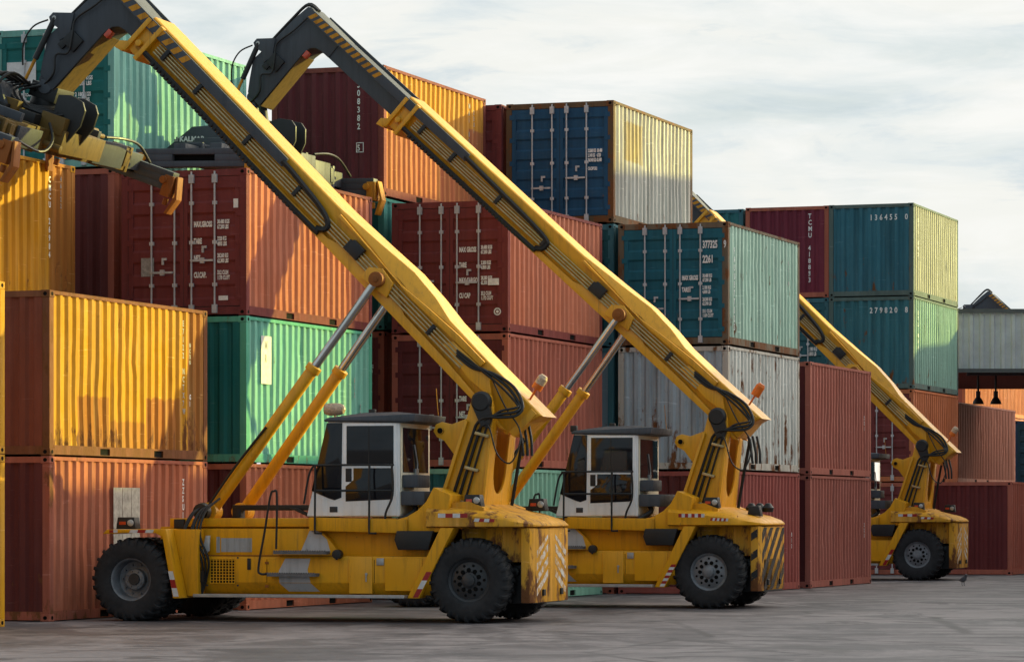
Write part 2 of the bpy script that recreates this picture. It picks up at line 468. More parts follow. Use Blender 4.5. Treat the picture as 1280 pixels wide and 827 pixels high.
# --- stack beside the near front wheel
c1 = at(62, 79.0)
o = container(c1, 0, 2.62, P(SALMON, rust=.2, fade=.5, dirt=.6, low=.2), P(DKMAROON, rust=.35), 'rusty red container with a white patch in its side, behind the nearest front wheel', group=A, trim=P(BRICK, rust=.8))
pm = MB()
for i in range(3): pm.box(W2-.012, W2-.0075, -.70+.34*i, -.70+.34*i+.325, 1.02, 2.14)
pw = obj('patch_panel', pm, M['wood'], o, smooth=0); pw['label'] = 'scuffed white patch on the red side'
letter('Z\nZ\nS\nU\n1\n2\n5', .15, (W2-.006, 1.99, 2.2), 'right', o, line=.95)
letter('2\n2', .12, (W2-.006, 1.72, 1.25), 'right', o, 'text_dim', line=.98)
o = container(c1, 2.63, 2.62, P(AMBERY, rust=.35, fade=.45, dirt=.6, low=.8, patches=((-2.0, -.75, -.5, 1.0, (.30, .09, .025), .75), (.55, 1.95, -.5, 1.05, (.30, .085, .03), .8), (-.75, .55, -.5, .62, (.36, .13, .04), .6), (2.2, 3.2, -.5, 3.0, (.22, .06, .03), .75))), P((.21, .06, .035), rust=.4), 'golden yellow container with a rusty lower edge, upper of two behind the near front wheel', group=A, trim=P((.20, .075, .035), rust=1.1))
letter('E\n7\n1\n2\n2\n\nN\nC\nT\nX\n7\nW', .14, (W2-.006, 2.0, 2.3), 'right', o, 'text_dim', line=.98)
letter('N\nC\nX\nU', .10, (W2-.006, 2.28, 1.95), 'right', o, 'text_dim', line=.98)
letter('G\n1', .12, (W2-.006, 2.28, 1.05), 'right', o, 'text', line=.98)
# --- tall teal door stack behind it
cs = (-7.31, 63.2)
container(cs, 0, 2.68, P(BRICK), P(DKMAROON), 'dark maroon container hidden at the bottom of the tall stack at the left', group=A)
container(cs, 2.70, 2.68, P(BRICK), P(DKMAROON), 'dark maroon container hidden second in the tall stack at the left', group=A)
container(cs, 5.40, 2.66, P(BRICK), P(DKMAROON, rust=.3), 'dark maroon ribbed container below the teal doored one, left of the maroon doors', group=A)
o = container(cs, 8.08, 2.60, P((.16, .38, .33), rust=.25, fade=.55, dirt=.5), P((.018, .13, .125), rust=.05, dirt=.2), 'teal container with white lettered doors, topmost at the left behind the first boom', True, group=A)
yf = -6.058/2+.008
lt = MB(); lt.box(-.98, -.38, yf-.006, yf-.004, 1.55, 2.0); ls = obj('door_sticker', lt, M['white'], o, smooth=0); ls['label'] = 'blank white sticker on the left door'
letter('www.dong  tcom.com', .12, (-1.02, yf-.004, 1.36), 'front', o, 'text', bold=.002, sx=.7)
for k, t in enumerate(('30 480 KGS\n67 200 LBS', '2 180 KGS\n4 760 LBS', '28 320 KGS\n62 440 LBS', '33.2 CBM\n1 171 CBFT')):
    letter(t, .105, (.42, yf-.004, 1.62-.30*k), 'front', o, 'text', bold=.004, line=.95, sx=.7)
# --- middle-left stack (maroon doors above the green one)
B = 'containers stacked behind the first boom'
c2 = at(308, 70.7)
container(c2, 0, 2.60, P(SALMON, rust=.15), P(DKMAROON, rust=.2), 'salmon red container on the ground below the green one, behind the yellow lift cylinders', group=B)
o = container(c2, 2.61, 2.60, P((.16, .44, .355), rust=.3, fade=.55, dirt=.5), P((.016, .15, .145), rust=.25), 'bright green container with a white panel mark, behind the two chrome lift rods', group=B, trim=P((.085, .36, .25), rust=.4))
wp = MB(); wp.box(W2-.006, W2-.004, -2.36, -1.90, 1.42, 2.28); obj('white_mark', wp, M['white'], o, smooth=0)
letter('M\nR', .2, (W2-.002, -2.2, 2.05), 'right', o, 'text_dim', line=1.2)
letter('6\n1\n2', .14, (W2-.006, 2.1, 1.6), 'right', o, 'text_dim')
letter('2\n2\n1\n0', .14, (W2-.006, 2.4, 1.1), 'right', o, 'text_dim')
def door_data(o, rows, x=.20, z=1.58, dz=.30, size=.135, x2=.655, sx=.48):
    y = -o['L']/2+.006
    for k, (a, b) in enumerate(rows):
        if a: letter(a, size, (x, y, z-dz*k), 'front', o, 'text', bold=.007, sx=sx)
        if b: letter(b, size*.74, (x2, y, z-dz*k+.05), 'front', o, 'text', bold=.005, line=.92, sx=sx)
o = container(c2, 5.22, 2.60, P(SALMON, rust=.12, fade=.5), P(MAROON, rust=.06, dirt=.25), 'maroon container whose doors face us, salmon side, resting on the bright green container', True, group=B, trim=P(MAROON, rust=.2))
door_data(o, [('MAX.GROSS', '30.480 KGS\n67.200 LBS'), ('TARE', '2220 KG\n4895 LBS'), ('NET', '28.260 KG\n62.300 LBS'), ('CU.CAP.', '33.2 CU.M\n1170 CU.FT')])
sk = MB(); sk.box(-.83, -.58, yf-.004, yf-.002, .72, 1.05); s2 = obj('door_sticker', sk, M['text_dim'], o, smooth=0)
sk = MB(); sk.box(.97, 1.06, yf-.010, yf-.008, 1.9, 2.06); obj('door_sticker', sk, M['text'], o, smooth=0)
sk = MB(); sk.box(.68, .86, yf-.004, yf-.002, .27, .35); obj('door_sticker', sk, M['text'], o, smooth=0)
# --- next bay: maroon end / orange side on top
c3 = at(480, 62.6)
G3 = 'containers stacked between the booms'
container(c3, 0, 2.64, P(BRICK), P(DKMAROON), 'dark maroon container hidden at the bottom behind the first machine cab', group=G3)
o = container(c3, 2.67, 2.68, P(BRICK), P(MAROON), 'dark maroon container behind the first boom, below the dark teal sliver', True, group=G3)
door_data(o, [('', '2 110 KG\n4 650 LB'), ('', '28 370\n62 550'), ('', '33.1 M\n1169 FT')], z=1.9, dz=.42, x2=.80)
container(c3, 5.38, 2.64, P(TEAL), P((.012, .085, .085), rust=.1), 'dark teal container sliver beside the maroon doors, under the orange sided container', group=G3)
o = container(c3, 8.05, 2.62, P((.55, .25, .025), rust=.12, fade=.4, patches=((1.95, 3.2, -.5, 1.9, (.34, .105, .07), .8), (-3.2, 3.2, -.5, 1.35, (.40, .125, .075), .85))), P((.13, .033, .040), rust=.08, dirt=.25), 'maroon ended container, side coloured sunlit yellow over shaded salmon, topmost between the two booms', group=G3, trim=P((.2, .055, .045), rust=.15))  # side paints in sun as yellow above, shade as salmon below
letter('U\n3\n0\n8\n3\n8\n2', .17, (.64, yf-.004, 2.35), 'front', o, 'text', line=.98); letter('5', .17, (.64, yf-.004, .92), 'front', o, 'text')
bx = MB()
for a, b, c_, d in ((.62, .78, .885, .9), (.62, .78, 1.07, 1.085), (.62, .635, .9, 1.07), (.765, .78, .9, 1.07)): bx.box(a, b, yf-.006, yf-.004, c_, d)
obj('number_frame', bx, M['text'], o, smooth=0)
letter('N\n6\n1\n\n8\n2', .15, (W2-.006, 1.95, 2.3), 'right', o, 'text_dim')
letter('2\n2\nU\n1', .13, (W2-.006, 2.25, 2.2), 'right', o, 'text_dim')
# --- two maroon door containers with salmon sides
c4 = at(635, 64.0)
o = container(c4, 0, 2.60, P((.20, .42, .32), rust=.25), P((.03, .12, .13)), 'pale green container on the ground, its side showing left of the second cab', group=G3)
letter('1\n1\nM', .16, (W2-.006, -1.9, 1.35), 'right', o, 'text')
o = container(c4, 2.62, 2.62, P((.36, .11, .075), rust=.2, fade=.3), P((.12, .03, .032), rust=.1), 'red sided container with dark maroon doors, below the clean maroon doored one', True, group=G3)
door_data(o, [('MAX GROSS', '24.000 KG\n52.910 LB'), ('TARE', '2.230 KG\n4.920 LB'), ('NET', '21.770 KG\n47.990 LB')], z=1.6)
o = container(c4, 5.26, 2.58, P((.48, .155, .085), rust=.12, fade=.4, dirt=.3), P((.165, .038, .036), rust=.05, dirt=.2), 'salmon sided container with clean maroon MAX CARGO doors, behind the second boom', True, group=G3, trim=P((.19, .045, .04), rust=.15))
door_data(o, [('MAX GROSS', '30.480 KGS\n67.200 LBS'), ('TARE', '2.200 KGS\n4.850 LBS'), ('MAX CARGO', '28.280 KGS\n62.350 LBS'), ('CU CAP', '33.2 CU.M\n1.172 CU.FT')])
sk = MB(); sk.box(.80, 1.03, yf-.004, yf-.002, .92, 1.05); obj('door_sticker', sk, M['text'], o, smooth=0)
sk = MB(); sk.lathe([(.05, 0), (.075, 0)], (1.0, yf-.012, .40), n=20); sk.lathe([(.0, 0), (.03, 0)], (1.0, yf-.012, .40), n=12); obj('door_sticker', sk, M['text'], o, smooth=0)
# --- maroon, blue, teal row
G4 = 'containers stacked behind the second boom'
c5 = (-.23, 74.4)
for k in range(3):
    container(c5, 2.645*k, 2.62, P(BRICK), P(DKMAROON), ('dark maroon container at ground level, hidden behind the pale green one', 'dark maroon container hidden behind the red sided container with dark maroon doors', 'dark maroon container hidden behind the salmon one with clean maroon doors')[k], group=G4)
o = container(c5, 7.94, 2.62, P(BRICK), P(MAROON, rust=.15), 'dark maroon container strip between the orange side and the blue doors', True, group=G4, trim=P(MAROON, rust=.25))
door_data(o, [('', '30.4 KG\n67.2 LB'), ('', '2.18 KG\n4.80 LB')], z=.95, x2=.98)
c6 = at(767, 58.4)
container(c6, 0, 2.62, P(BRICK), P(DKMAROON), 'dark maroon container on the ground behind the second cab, below the grey blue one', group=G4)
container(c6, 2.645, 2.62, P(PETROL), P((.16, .23, .27), rust=.4), 'grey blue container showing as a strip between the red side and the white container', group=G4)
o = container(c6, 5.29, 2.62, P(PETROL), P((.02, .085, .10)), 'dark teal container under the blue one, a strip left of the lettered teal doors', True, group=G4)
o = container(c6, 7.94, 2.62, P((.50, .46, .40), rust=.35, fade=.55, dirt=1.0, patches=((-2.2, -.8, 1.4, 2.3, (.50, .32, .03), .7), (-2.9, 2.2, -.5, 1.35, (.40, .38, .37), .7))), P((.022, .078, .155), rust=.15, dirt=.4), 'dark blue doored container with a dirty cream side, topmost behind the second boom', True, group=G4, trim=P((.12, .075, .04), rust=1.0))  # lower grey patch puts the shade under the sun line into colour
letter('22.860 KG  30.480\n2.140 KG   4.720\n28.340 KG 62.480', .10, (.64, yf-.006, 1.52), 'front', o, 'text', bold=.006, sx=.42)
letter('CU.CAP 33.2', .09, (.64, yf-.006, 1.14), 'front', o, 'text', bold=.006, sx=.42)
c7 = (4.57, 72.75)
o = container(c7, 0, 2.62, P((.33, .085, .07), rust=.08, dirt=.3), P(DKMAROON), 'red container on the ground under the white one, behind the second machine rear wheel', group=G4)
letter('8\n1\n3', .13, (W2-.006, 2.3, 1.2), 'right', o, 'text')
container(c7, 2.645, 2.62, P((.62, .62, .57), rust=.75, fade=.3, dirt=.8, low=.3), P((.36, .42, .46), rust=.8, dirt=.8), 'dirty white container with rust streaks, between the red one and the teal lettered one', group=G4, trim=P((.5, .46, .40), rust=.9))
o = container(c7, 5.29, 2.60, P((.38, .56, .45), rust=.45, fade=.5, dirt=.75), P((.020, .12, .165), rust=.15, dirt=.35), 'teal container with number 377325 on its doors and a mint green side', True, group=G4, trim=P((.16, .12, .08), rust=1.1))
letter('377325', .22, (.655, yf-.004, 2.05), 'front', o, 'text', bold=.008, sx=.5); letter('9', .22, (1.12, yf-.014, 2.05), 'front', o, 'text', bold=.006, sx=.55)
letter('2261', .22, (.655, yf-.004, 1.74), 'front', o, 'text', bold=.008, sx=.55)
door_data(o, [('MAX GROSS', '30.480 KG\n67.200 LB'), ('TARE', '2.180 KG\n4.800 LB'), ('', '28.300 KG\n62.390 LB'), ('', '33.1 CU.M\n1169 CU.FT')], x=.20, z=1.38, dz=.25, x2=.655)
letter('F\nA\nU\nU\n3\n7\n7\n3\n2\n5', .19, (W2-.006, -2.55, 1.95), 'right', o, 'text', line=.95)
letter('8\n7\n1\nM', .15, (W2-.006, 2.0, 2.0), 'right', o, 'text_dim')
# --- red pair on the right
G5 = 'red pair of containers right of the second machine'
c8 = at(1013, 54.4)
o = container(c8, 0, 2.60, P((.37, .118, .088), rust=.04, fade=.3, dirt=.25), P((.10, .024, .026)), 'lower of the two clean red containers right of the second machine', group=G5)
letter('2\n2\n1', .13, (W2-.006, 2.3, 1.4), 'right', o, 'text')
o = container(c8, 2.61, 2.60, P((.40, .125, .09), rust=.04, fade=.3, dirt=.2), P((.10, .024, .026)), 'upper of the two clean red containers right of the second machine', group=G5)
letter('2\n2\n1', .13, (W2-.006, 2.3, 1.4), 'right', o, 'text')
# --- far right stacks
G6 = 'containers stacked at the right behind the third machine'
c9 = at(1142, 44.6)
container(c9, 0, 2.60, P(BRICK), P(MAROON), 'dark maroon doored container on the ground, hidden mostly by the third machine', True, group=G6)
o = container(c9, 2.61, 2.60, P((.48, .15, .06), rust=.1), P(MAROON, rust=.1), 'orange red sided container with maroon doors, second from the ground behind the third boom', True, group=G6)
door_data(o, [('MAXGROSS', '30.480\n67.200'), ('TARE', '2.250\n4.960'), ('PAYLOAD', '28.230\n62.240'), ('CU CAP', '33.2\n1.173')], x=-.98, z=1.6, dz=.26, x2=-.25, size=.17)
o = container(c9, 5.22, 2.60, P((.23, .40, .33), rust=.4, fade=.4, dirt=.5), P((.045, .165, .20), rust=.6, dirt=.6, low=.4), 'teal container with number 279820, third in the right stack, half sunlit side', group=G6, trim=P((.10, .15, .14), rust=.5))
letter('2 7 9 8 2 0    8', .22, (.02-.06, yf-.004, 2.14), 'front', o, 'text', bold=.005, spacing=1.05)
letter('E\nT\nL\n \nM\nA\nA', .16, (W2-.006, -2.45, 2.1), 'right', o, 'text')
o = container(c9, 7.83, 2.60, P((.42, .42, .30), rust=.15, fade=.5, dirt=.5), P((.04, .15, .20), rust=.45, dirt=.6), 'teal container with number 136455, its side coloured cream for sunlight, topmost of the right stack', group=G6, trim=P((.10, .14, .13), rust=.3))  # cream base paints sunlight onto the teal side
letter('1 3 6 4 5 5    0', .22, (.02-.06, yf-.004, 2.14), 'front', o, 'text', bold=.005, spacing=1.05)
letter('3\n1\n1\n \n8\n9\n5', .16, (W2-.006, -2.45, 2.1), 'right', o, 'text')
c10 = at(1036, 44.2)
container(c10, 0, 2.60, P(BRICK), P(DKMAROON), 'dark maroon container on the ground hidden behind the red pair', group=G6)
container(c10, 2.61, 2.60, P(BRICK), P(MAROON), 'maroon container hidden behind the upper clean red container', group=G6)
o = container(c10, 5.22, 2.60, P(PETROL), P((.03, .10, .12)), 'dark teal doored container behind the third boom, under the maroon ribbed one', True, group=G6)
door_data(o, [('', ''), ('', '30.480 KG\n67.200 LB'), ('', '2.180 KG\n4.800 LB'), ('', '28.300\n62.390')], z=1.9, dz=.42, x2=.60, size=.2)
o = container(c10, 7.83, 2.60, P(BRICK), P((.16, .030, .048), rust=.12, dirt=.3), 'maroon ribbed container with a tall white number, topmost row beside the teal 136455', group=G6)
letter('T\nC\nM\nU\n\n4\n1\n8\n8\n5\n3', .19, (.62, yf-.004, 2.25), 'front', o, 'text', line=.95); letter('3', .19, (.62, yf-.004, .62), 'front', o, 'text')
c11 = at(929, 43.8)
for k in range(3):
    container(c11, 2.61*k, 2.60, P(BRICK), P(DKMAROON), ('maroon container on the ground hidden behind the white and teal stack', 'maroon container hidden second in the row behind the white container', 'maroon container hidden third in the row behind the teal 377325 container')[k], group=G6)
container(c11, 7.83, 2.58, P(PETROL), P((.03, .15, .16)), 'teal container peeping out above the 377325 container, left of the maroon one', group=G6)
c12 = at(1265, 44.6)
container(c12, 0, 2.62, P((.42, .12, .08)), P((.15, .033, .034), rust=.06, dirt=.2), 'dark maroon ribbed container on the ground right of the third machine', group=G6)
c13 = (14.3, 113.6)
container(c13, 0, 2.72, P(SALMON), P(BRICK), 'salmon container hidden on the ground behind the dark maroon one at the right', L=12.19, group=G6)
container(c13, 2.76, 2.72, P((.52, .19, .125), rust=.05), P(BRICK), 'plain salmon container above the dark maroon one, beside the right stack', L=12.19, group=G6)
c14 = (16.8, 127.4)
container(c14, 0, 2.74, P(SALMON), P(BRICK), 'salmon long container hidden on the ground far behind at the right', L=12.19, group=G6)
container(c14, 2.76, 2.74, P(SALMON), P(BRICK), 'salmon long container hidden second far behind at the right', L=12.19, group=G6)
container(c14, 5.52, 2.62, P((.50, .16, .07)), P(BRICK), 'long orange container seen under the grey canopy behind its hanging lamps', L=12.19, group=G6)
c15 = (21.45, 130.3)
container(c15, 0, 2.62, P(BLUE), P(BLUE), 'dark blue container hidden on the ground at the right picture edge', group=G6)
container(c15, 2.64, 2.62, P(BLUE), P((.02, .075, .12)), 'blue container at the right picture edge, beside the plain salmon one', True, group=G6)
# --- unseen stacks added at the right to shade lower rows from the sun
G7 = 'containers added out of view to shade the yard'
for j, y0 in enumerate((43.4, 55.8, 68.2)):
    for k in range(3):
        container((27, y0), 2.91*k, 2.90, P(BRICK), P(BRICK), 'brick red long container added out of view, %s of three in the %s low stack' % (('bottom', 'middle', 'top')[k], ('nearest', 'middle', 'farther')[j]), L=12.19, group=G7, rz=0, simple=True)
for k in range(5):
    container((27, 80.9), 2.75*k, 2.74, P(MAROON), P(MAROON), 'maroon long container added out of view, %s of five in the tall stack' % ('bottom', 'second', 'third', 'fourth', 'top')[k], L=12.19, group=G7, rz=0, simple=True)
for k in range(3):
    container((27, 93.4), 2.91*k, 2.90, P(BRICK), P(BRICK), 'brick red long container added out of view, %s of three beyond the tall stack' % ('bottom', 'middle', 'top')[k], L=12.19, group=G7, rz=0, simple=True)
for j, y0 in enumerate((107.0, 119.4)):
    for k in range(4):
        container((33, y0), 2.61*k, 2.60, P(PETROL), P(PETROL), 'teal long container added out of view, %s of four in the %s far stack' % (('bottom', 'second', 'third', 'top')[k], ('nearer', 'farther')[j]), L=12.19, group=G7, rz=0, simple=True)

# ------------------------------------------------------------------ reach stackers
PSI = R(16)
def wheel(parent, x, y, outer, disc, hubmat, deep):
    """outer: +1 faces +y, -1 faces -y"""
    w = add('wheel', cached(('rim', deep), lambda: rim_mesh(deep)), [hubmat, disc, M['hole']], parent)
    w.location = (x, y, .665); w.rotation_euler = (0, random.uniform(0, 6.28), 0 if outer < 0 else math.pi)
    t = add('tyre', cached('tyre', tyre_mesh), M['tyre'], w)
    return w
def tyre_mesh():
    mb = MB()
    prof = [(.33, -.20), (.345, -.235), (.37, -.25), (.45, -.265), (.54, -.262), (.60, -.245), (.628, -.215), (.638, -.12), (.64, 0), (.638, .12), (.628, .215), (.60, .245), (.54, .262), (.45, .265), (.37, .25), (.345, .235), (.33, .20)]
    mb.lathe(prof, (0, 0, 0), 'y', 64)
    n = 26
    for i in range(n):
        for s in (-1, 1):
            t = 2*math.pi*(i+(.5 if s > 0 else 0))/n
            # a lug: chunky bar from mid tread to the shoulder, wrapping down the side wall
            st = [(.0, .637, .667), (.14, .636, .668), (.225, .615, .66), (.262, .57, .628), (.272, .545, .575)]
            rings = []
            for k, (h, r0, r1) in enumerate(st):
                dt = t + .10*(1-h/.27); hw = .038 if k < 3 else .03
                def pt(r, a): return (r*math.cos(a), s*h, r*math.sin(a))
                rings.append([pt(r0, dt-hw*1.3), pt(r0, dt+hw*1.3), pt(r1, dt+hw), pt(r1, dt-hw)])
            mb.loft(rings)
    return mb.mesh('tyre', 40)
def rim_mesh(deep):
    mb = MB()
    if deep:
        prof = [(.345, -.236), (.352, -.225), (.33, -.215), (.312, -.19), (.30, -.10), (.29, .03), (.20, .05), (.17, .04), (.17, -.03), (.16, -.06), (.11, -.075), (.0, -.078)]
        mb.lathe(prof, (0, 0, 0), 'y', 48)
        for i in range(10):
            t = 2*math.pi*i/10
            mb.cyl((.235*math.cos(t), .05, .235*math.sin(t)), (.235*math.cos(t), .0, .235*math.sin(t)), .018, n=6)
        for i in range(8):
            t = 2*math.pi*i/8
            mb.cyl((.13*math.cos(t), -.05, .13*math.sin(t)), (.13*math.cos(t), -.088, .13*math.sin(t)), .014, n=6)
        mb.lathe([(.0, -.10), (.09, -.10), (.098, -.07)], (0, 0, 0), 'y', 24, 1)
    else:
        prof = [(.345, -.238), (.352, -.226), (.335, -.212), (.318, -.20), (.305, -.19)]
        mb.lathe(prof, (0, 0, 0), 'y', 48)
        disc = [(.305, -.19), (.29, -.165), (.27, -.168), (.18, -.195), (.15, -.20), (.13, -.19), (.10, -.20), (.095, -.235), (.075, -.245), (0, -.247)]
        mb.lathe(disc, (0, 0, 0), 'y', 48, 1)
        for i in range(10):
            t = 2*math.pi*i/10
            a, b = math.cos(t), math.sin(t)
            mb.cyl((.24*a, -.165, .24*b), (.24*a, -.190, .24*b), .022, n=6, mi=2)
            t += math.pi/10; a, b = math.cos(t), math.sin(t)
            mb.cyl((.165*a, -.185, .165*b), (.165*a, -.204, .165*b), .040, .036, n=7, mi=2)
    mb.lathe([(.33, .20), (.30, .1), (.3, .06), (0, .06)], (0, 0, 0), 'y', 32)
    return mb.mesh('wheel', 35, 3)

def strip(par, poly0, poly1, n, y, first_red=True):
    """red and white hazard strip between two edges (pairs of (x,z)), as thin plates on the plane y"""
    (a0, a1), (b0, b1) = poly0, poly1
    L = lambda p, q, f: (p[0]+(q[0]-p[0])*f, p[1]+(q[1]-p[1])*f)
    for i in range(n):
        f0, f1 = i/n, (i+1)/n
        red = (i % 2 == 0) == first_red
        mb = MB(); mb.prism([L(a0, a1, f0), L(a0, a1, f1), L(b0, b1, f1), L(b0, b1, f0)], y-.003, y)
        obj('red_marker' if red else 'white_marker', mb, M['red' if red else 'white'], par, smooth=0)

def reach_stacker(loc, label, alpha, ext, var):
    root = empty('reach_stacker', (loc[0], loc[1], 0), -PSI)
    tag(root, label, 'reach stacker', 'yellow reach stackers parked in a row')
    Y, D, K = M['yellow'], M['dark'], M['black']
    al = R(alpha)
    # ---------------- chassis
    mb = MB()
    sec = [(-1.38, 1.04), (-1.40, .98), (-1.40, .62), (-1.24, .43), (1.24, .43), (1.40, .62), (1.40, .98), (1.38, 1.04)]
    mb.prism(sec, -4.50, -.62, 'x')
    obj('hull', mb, Y, root, .015)
    mb = MB()
    mb.prism([(-4.55, 1.045), (-2.12, 1.045), (-2.32, 1.30), (-2.5, 1.47), (-4.55, 1.47)], -1.30, 1.30)      # upper side body
    mb.box(-2.45, -.55, -1.14, 1.14, 1.04, 1.46)                                                           # recessed waist
    mb.box(-5.05, -2.5, -1.22, 1.22, 1.50, 1.635)                                                          # deck rail
    mb.box(-4.8, -2.6, -1.05, 1.05, 1.44, 1.52)
    mb.box(-5.3, -4.45, -1.0, 1.0, .55, 1.5)                                                               # front cross body
    mb.prism([(-2.62, 1.44), (-1.0, 1.40), (-1.0, 1.62), (-2.62, 1.65)], -1.42, .5)                        # cab platform
    # swept foot that runs from the deck up into the mast
    foot = [(-1.25, 1.42), (-.4, 1.42), (-.3, 2.0), (-.58, 2.12), (-.70, 1.90), (-.84, 1.76), (-1.02, 1.66), (-1.25, 1.60)]
    mb.prism(foot, -1.36, -.56); mb.prism(foot, .56, 1.36)
    mb.prism([(-4.85, 1.44), (-4.62, .40), (-4.45, .40), (-4.45, 1.47)], -1.42, 1.42)
    obj('chassis', mb, Y, root, .012)
    # grille
    mb = MB(); mb.box(-4.29, -3.86, -1.403, -1.39, .60, .985)
    g = obj('grille', mb, M['hole'], root, smooth=0)
    mb = MB()
    for i in range(9): mb.box(-4.29+.052*i, -4.275+.052*i, -1.412, -1.404, .60, .985)
    for i in range(9): mb.box(-4.29, -3.86, -1.410, -1.4045, .60+.046*i, .612+.046*i)
    obj('grille_bars', mb, Y, g, smooth=0)
    # doors, plates, fittings of the near side
    mb = MB(); mb.box(-1.95, -1.57, -1.425, -1.38, .455, 1.03); d = obj('toolbox_door', mb, M['yellow_clean'], root, .008)
    mb = MB(); mb.cyl((-1.66, -1.425, .76), (-1.66, -1.45, .76), .022, n=10); mb.box(-1.672, -1.65, -1.452, -1.44, .64, .76); obj('handle', mb, M['steel'], d, .004, 1)
    mb = MB(); mb.box(-1.36, -.75, -1.414, -1.38, .50, 1.01); obj('side_panel', mb, Y, root, .008)
    mb = MB(); mb.box(-1.50, -1.38, -1.416, -1.40, .90, 1.01); obj('latch', mb, M['steel'], root, .006)
    mb = MB(); mb.cyl((-2.13, -1.38, 1.07), (-2.13, -1.52, 1.07), .075, n=14); mb.cyl((-2.13, -1.50, 1.07), (-2.13, -1.50, .98), .02, n=8); obj('filler_cap', mb, K, root, .01)
    mb = MB(); mb.box(-3.66, -3.60, -1.412, -1.39, .82, 1.0); obj('vent', mb, K, root, .005)
    mb = MB(); mb.box(-4.14, -3.62, -1.303, -1.298, 1.10, 1.32); mb.box(-4.22, -4.16, -1.304, -1.298, 1.09, 1.34); obj('data_plate', mb, M['plate'], root, smooth=0)
    # grey white slash across the side
    mb = MB()
    mb.prism([(-3.12, .62), (-3.13, .80), (-3.02, 1.0), (-2.60, 1.0), (-2.65, .82), (-2.60, .62)], -1.404, -1.400)
    mb.faces([(-3.12, -1.402, .612), (-2.60, -1.402, .612), (-2.45, -1.246, .44), (-2.97, -1.246, .44)], [(0, 1, 2, 3)])
    mb.prism([(-2.80, 1.10), (-2.64, 1.455), (-2.54, 1.455), (-2.36, 1.30), (-2.30, 1.10)], -1.304, -1.300)
    obj('paint_slash', mb, M['stripe'], root, smooth=0)
    for x0, x1, z0, z1 in ((-3.335, -3.325, .62, .985), (-1.545, -1.535, .62, .985), (-.70, -.69, .62, .985)):
        mb = MB(); mb.box(x0, x1, -1.402, -1.39, z0, z1); obj('panel_seam', mb, M['hole'], root, smooth=0)
    mb = MB(); mb.box(-4.5, -2.2, -1.392, -1.30, 1.038, 1.05); obj('grime_ledge', mb, M['rustorange'], root, smooth=0)
    for x in (-4.34, -3.82):
        for z in (.57, 1.01):
            mb = MB(); mb.cyl((x, -1.40, z), (x, -1.41, z), .016, n=8); obj('bolt', mb, M['rim_dark'], root)
    for z in (.56, .76, .93):
        mb = MB(); mb.box(-3.36, -3.30, -1.408, -1.40, z-.02, z+.02); obj('hinge', mb, M['rustorange'], root, smooth=0)
    # steps and rails
    mb = MB(); mb.box(-4.50, -.98, -1.62, -1.30, .385, .435)
    obj('step_board', mb, M['steel'], root, .006, 1)
    for x0, x1, z, y0 in ((-3.26, -2.45, .77, -1.60), (-3.16, -2.28, 1.12, -1.58)):
        mb = MB(); mb.box(x0, x1, y0, -1.39, z-.05, z)
        for i in range(int((x1-x0)/.04)): mb.box(x0+.04*i+.006, x0+.04*i+.03, y0-.004, y0+.006, z-.012, z+.012)
        obj('step', mb, M['tread'], root, smooth=0)
    mb = MB()
    mb.tube([(-3.26, -1.60, .76), (-3.36, -1.60, .76), (-3.40, -1.60, .86), (-3.30, -1.60, 1.4), (-3.20, -1.60, 1.98), (-3.14, -1.60, 2.06), (-3.09, -1.60, 1.98), (-3.11, -1.58, 1.15)], .018)
    obj('grab_rail', mb, K, root)
    mb = MB(); yr = -1.40
    mb.tube([(-2.66, yr, 1.86), (-2.58, yr, 2.30), (-2.50, yr, 2.45), (-2.40, yr, 2.47), (-1.28, yr, 2.47), (-1.20, yr, 2.43), (-1.19, yr, 2.0), (-1.30, yr, 1.72), (-1.32, yr, 1.5)], .018)
    for x in (-2.46, -1.56): mb.tube([(x, yr-.03, 2.47), (x, yr-.05, 1.5), (x, yr-.05, 1.40), (x+.12, yr-.05, 1.40)], .018, smooth=False)
    mb.tube([(-2.46, yr-.03, 2.07), (-1.2, yr-.03, 2.07)], .018)
    obj('guard_rail', mb, K, root).location.x = var['cabdx']
    mb = MB(); mb.box(-4.35, -2.75, -.25, -.05, 1.76, 1.85); mb.box(-2.85, -2.66, -.4, .2, 1.64, 1.86)
    mb.prism([(-3.35, 1.80), (-2.95, 1.62), (-2.85, 1.62), (-3.22, 1.80)], -.3, -.2); mb.box(-4.35, -4.2, -.25, -.05, 1.5, 1.80)
    obj('cylinder_crossmember', mb, K, root, .01)
    mb = MB(); mb.prism([(-1.20, 1.30), (-1.16, 1.44), (-.56, 1.44), (-.64, 1.14), (-1.14, 1.14)], -1.45, -1.0); obj('battery_box', mb, M['black'], root, .02)
    # ---------------- front fenders (near and far)
    for s in (-1, 1):
        mb = MB()
        y0, y1 = (s*1.92, s*1.22)
        mb.prism([(-5.92, 1.385), (-5.5, 1.405), (-5.02, 1.40), (-4.90, 1.34), (-4.72, .372), (-4.60, .372), (-4.84, 1.47), (-5.85, 1.455)], min(y0, y1), max(y0, y1))
        mb.prism([(-4.84, 1.46), (-4.60, .40), (-4.42, .40), (-4.42, 1.46)], min(s*1.60, s*1.30), max(s*1.60, s*1.30))
        f = obj('front_fender', mb, Y, root, .015)
        if s < 0:
            strip(f, ((-5.44, 1.455), (-5.04, 1.455)), ((-5.46, 1.405), (-5.06, 1.405)), 3, -1.921, False)
            strip(f, ((-5.80, 1.448), (-5.66, 1.452)), ((-5.80, 1.405), (-5.66, 1.41)), 2, -1.921, True)
            strip(f, ((-4.80, .80), (-4.71, .40)), ((-4.72, .80), (-4.62, .40)), 3, -1.921, False)
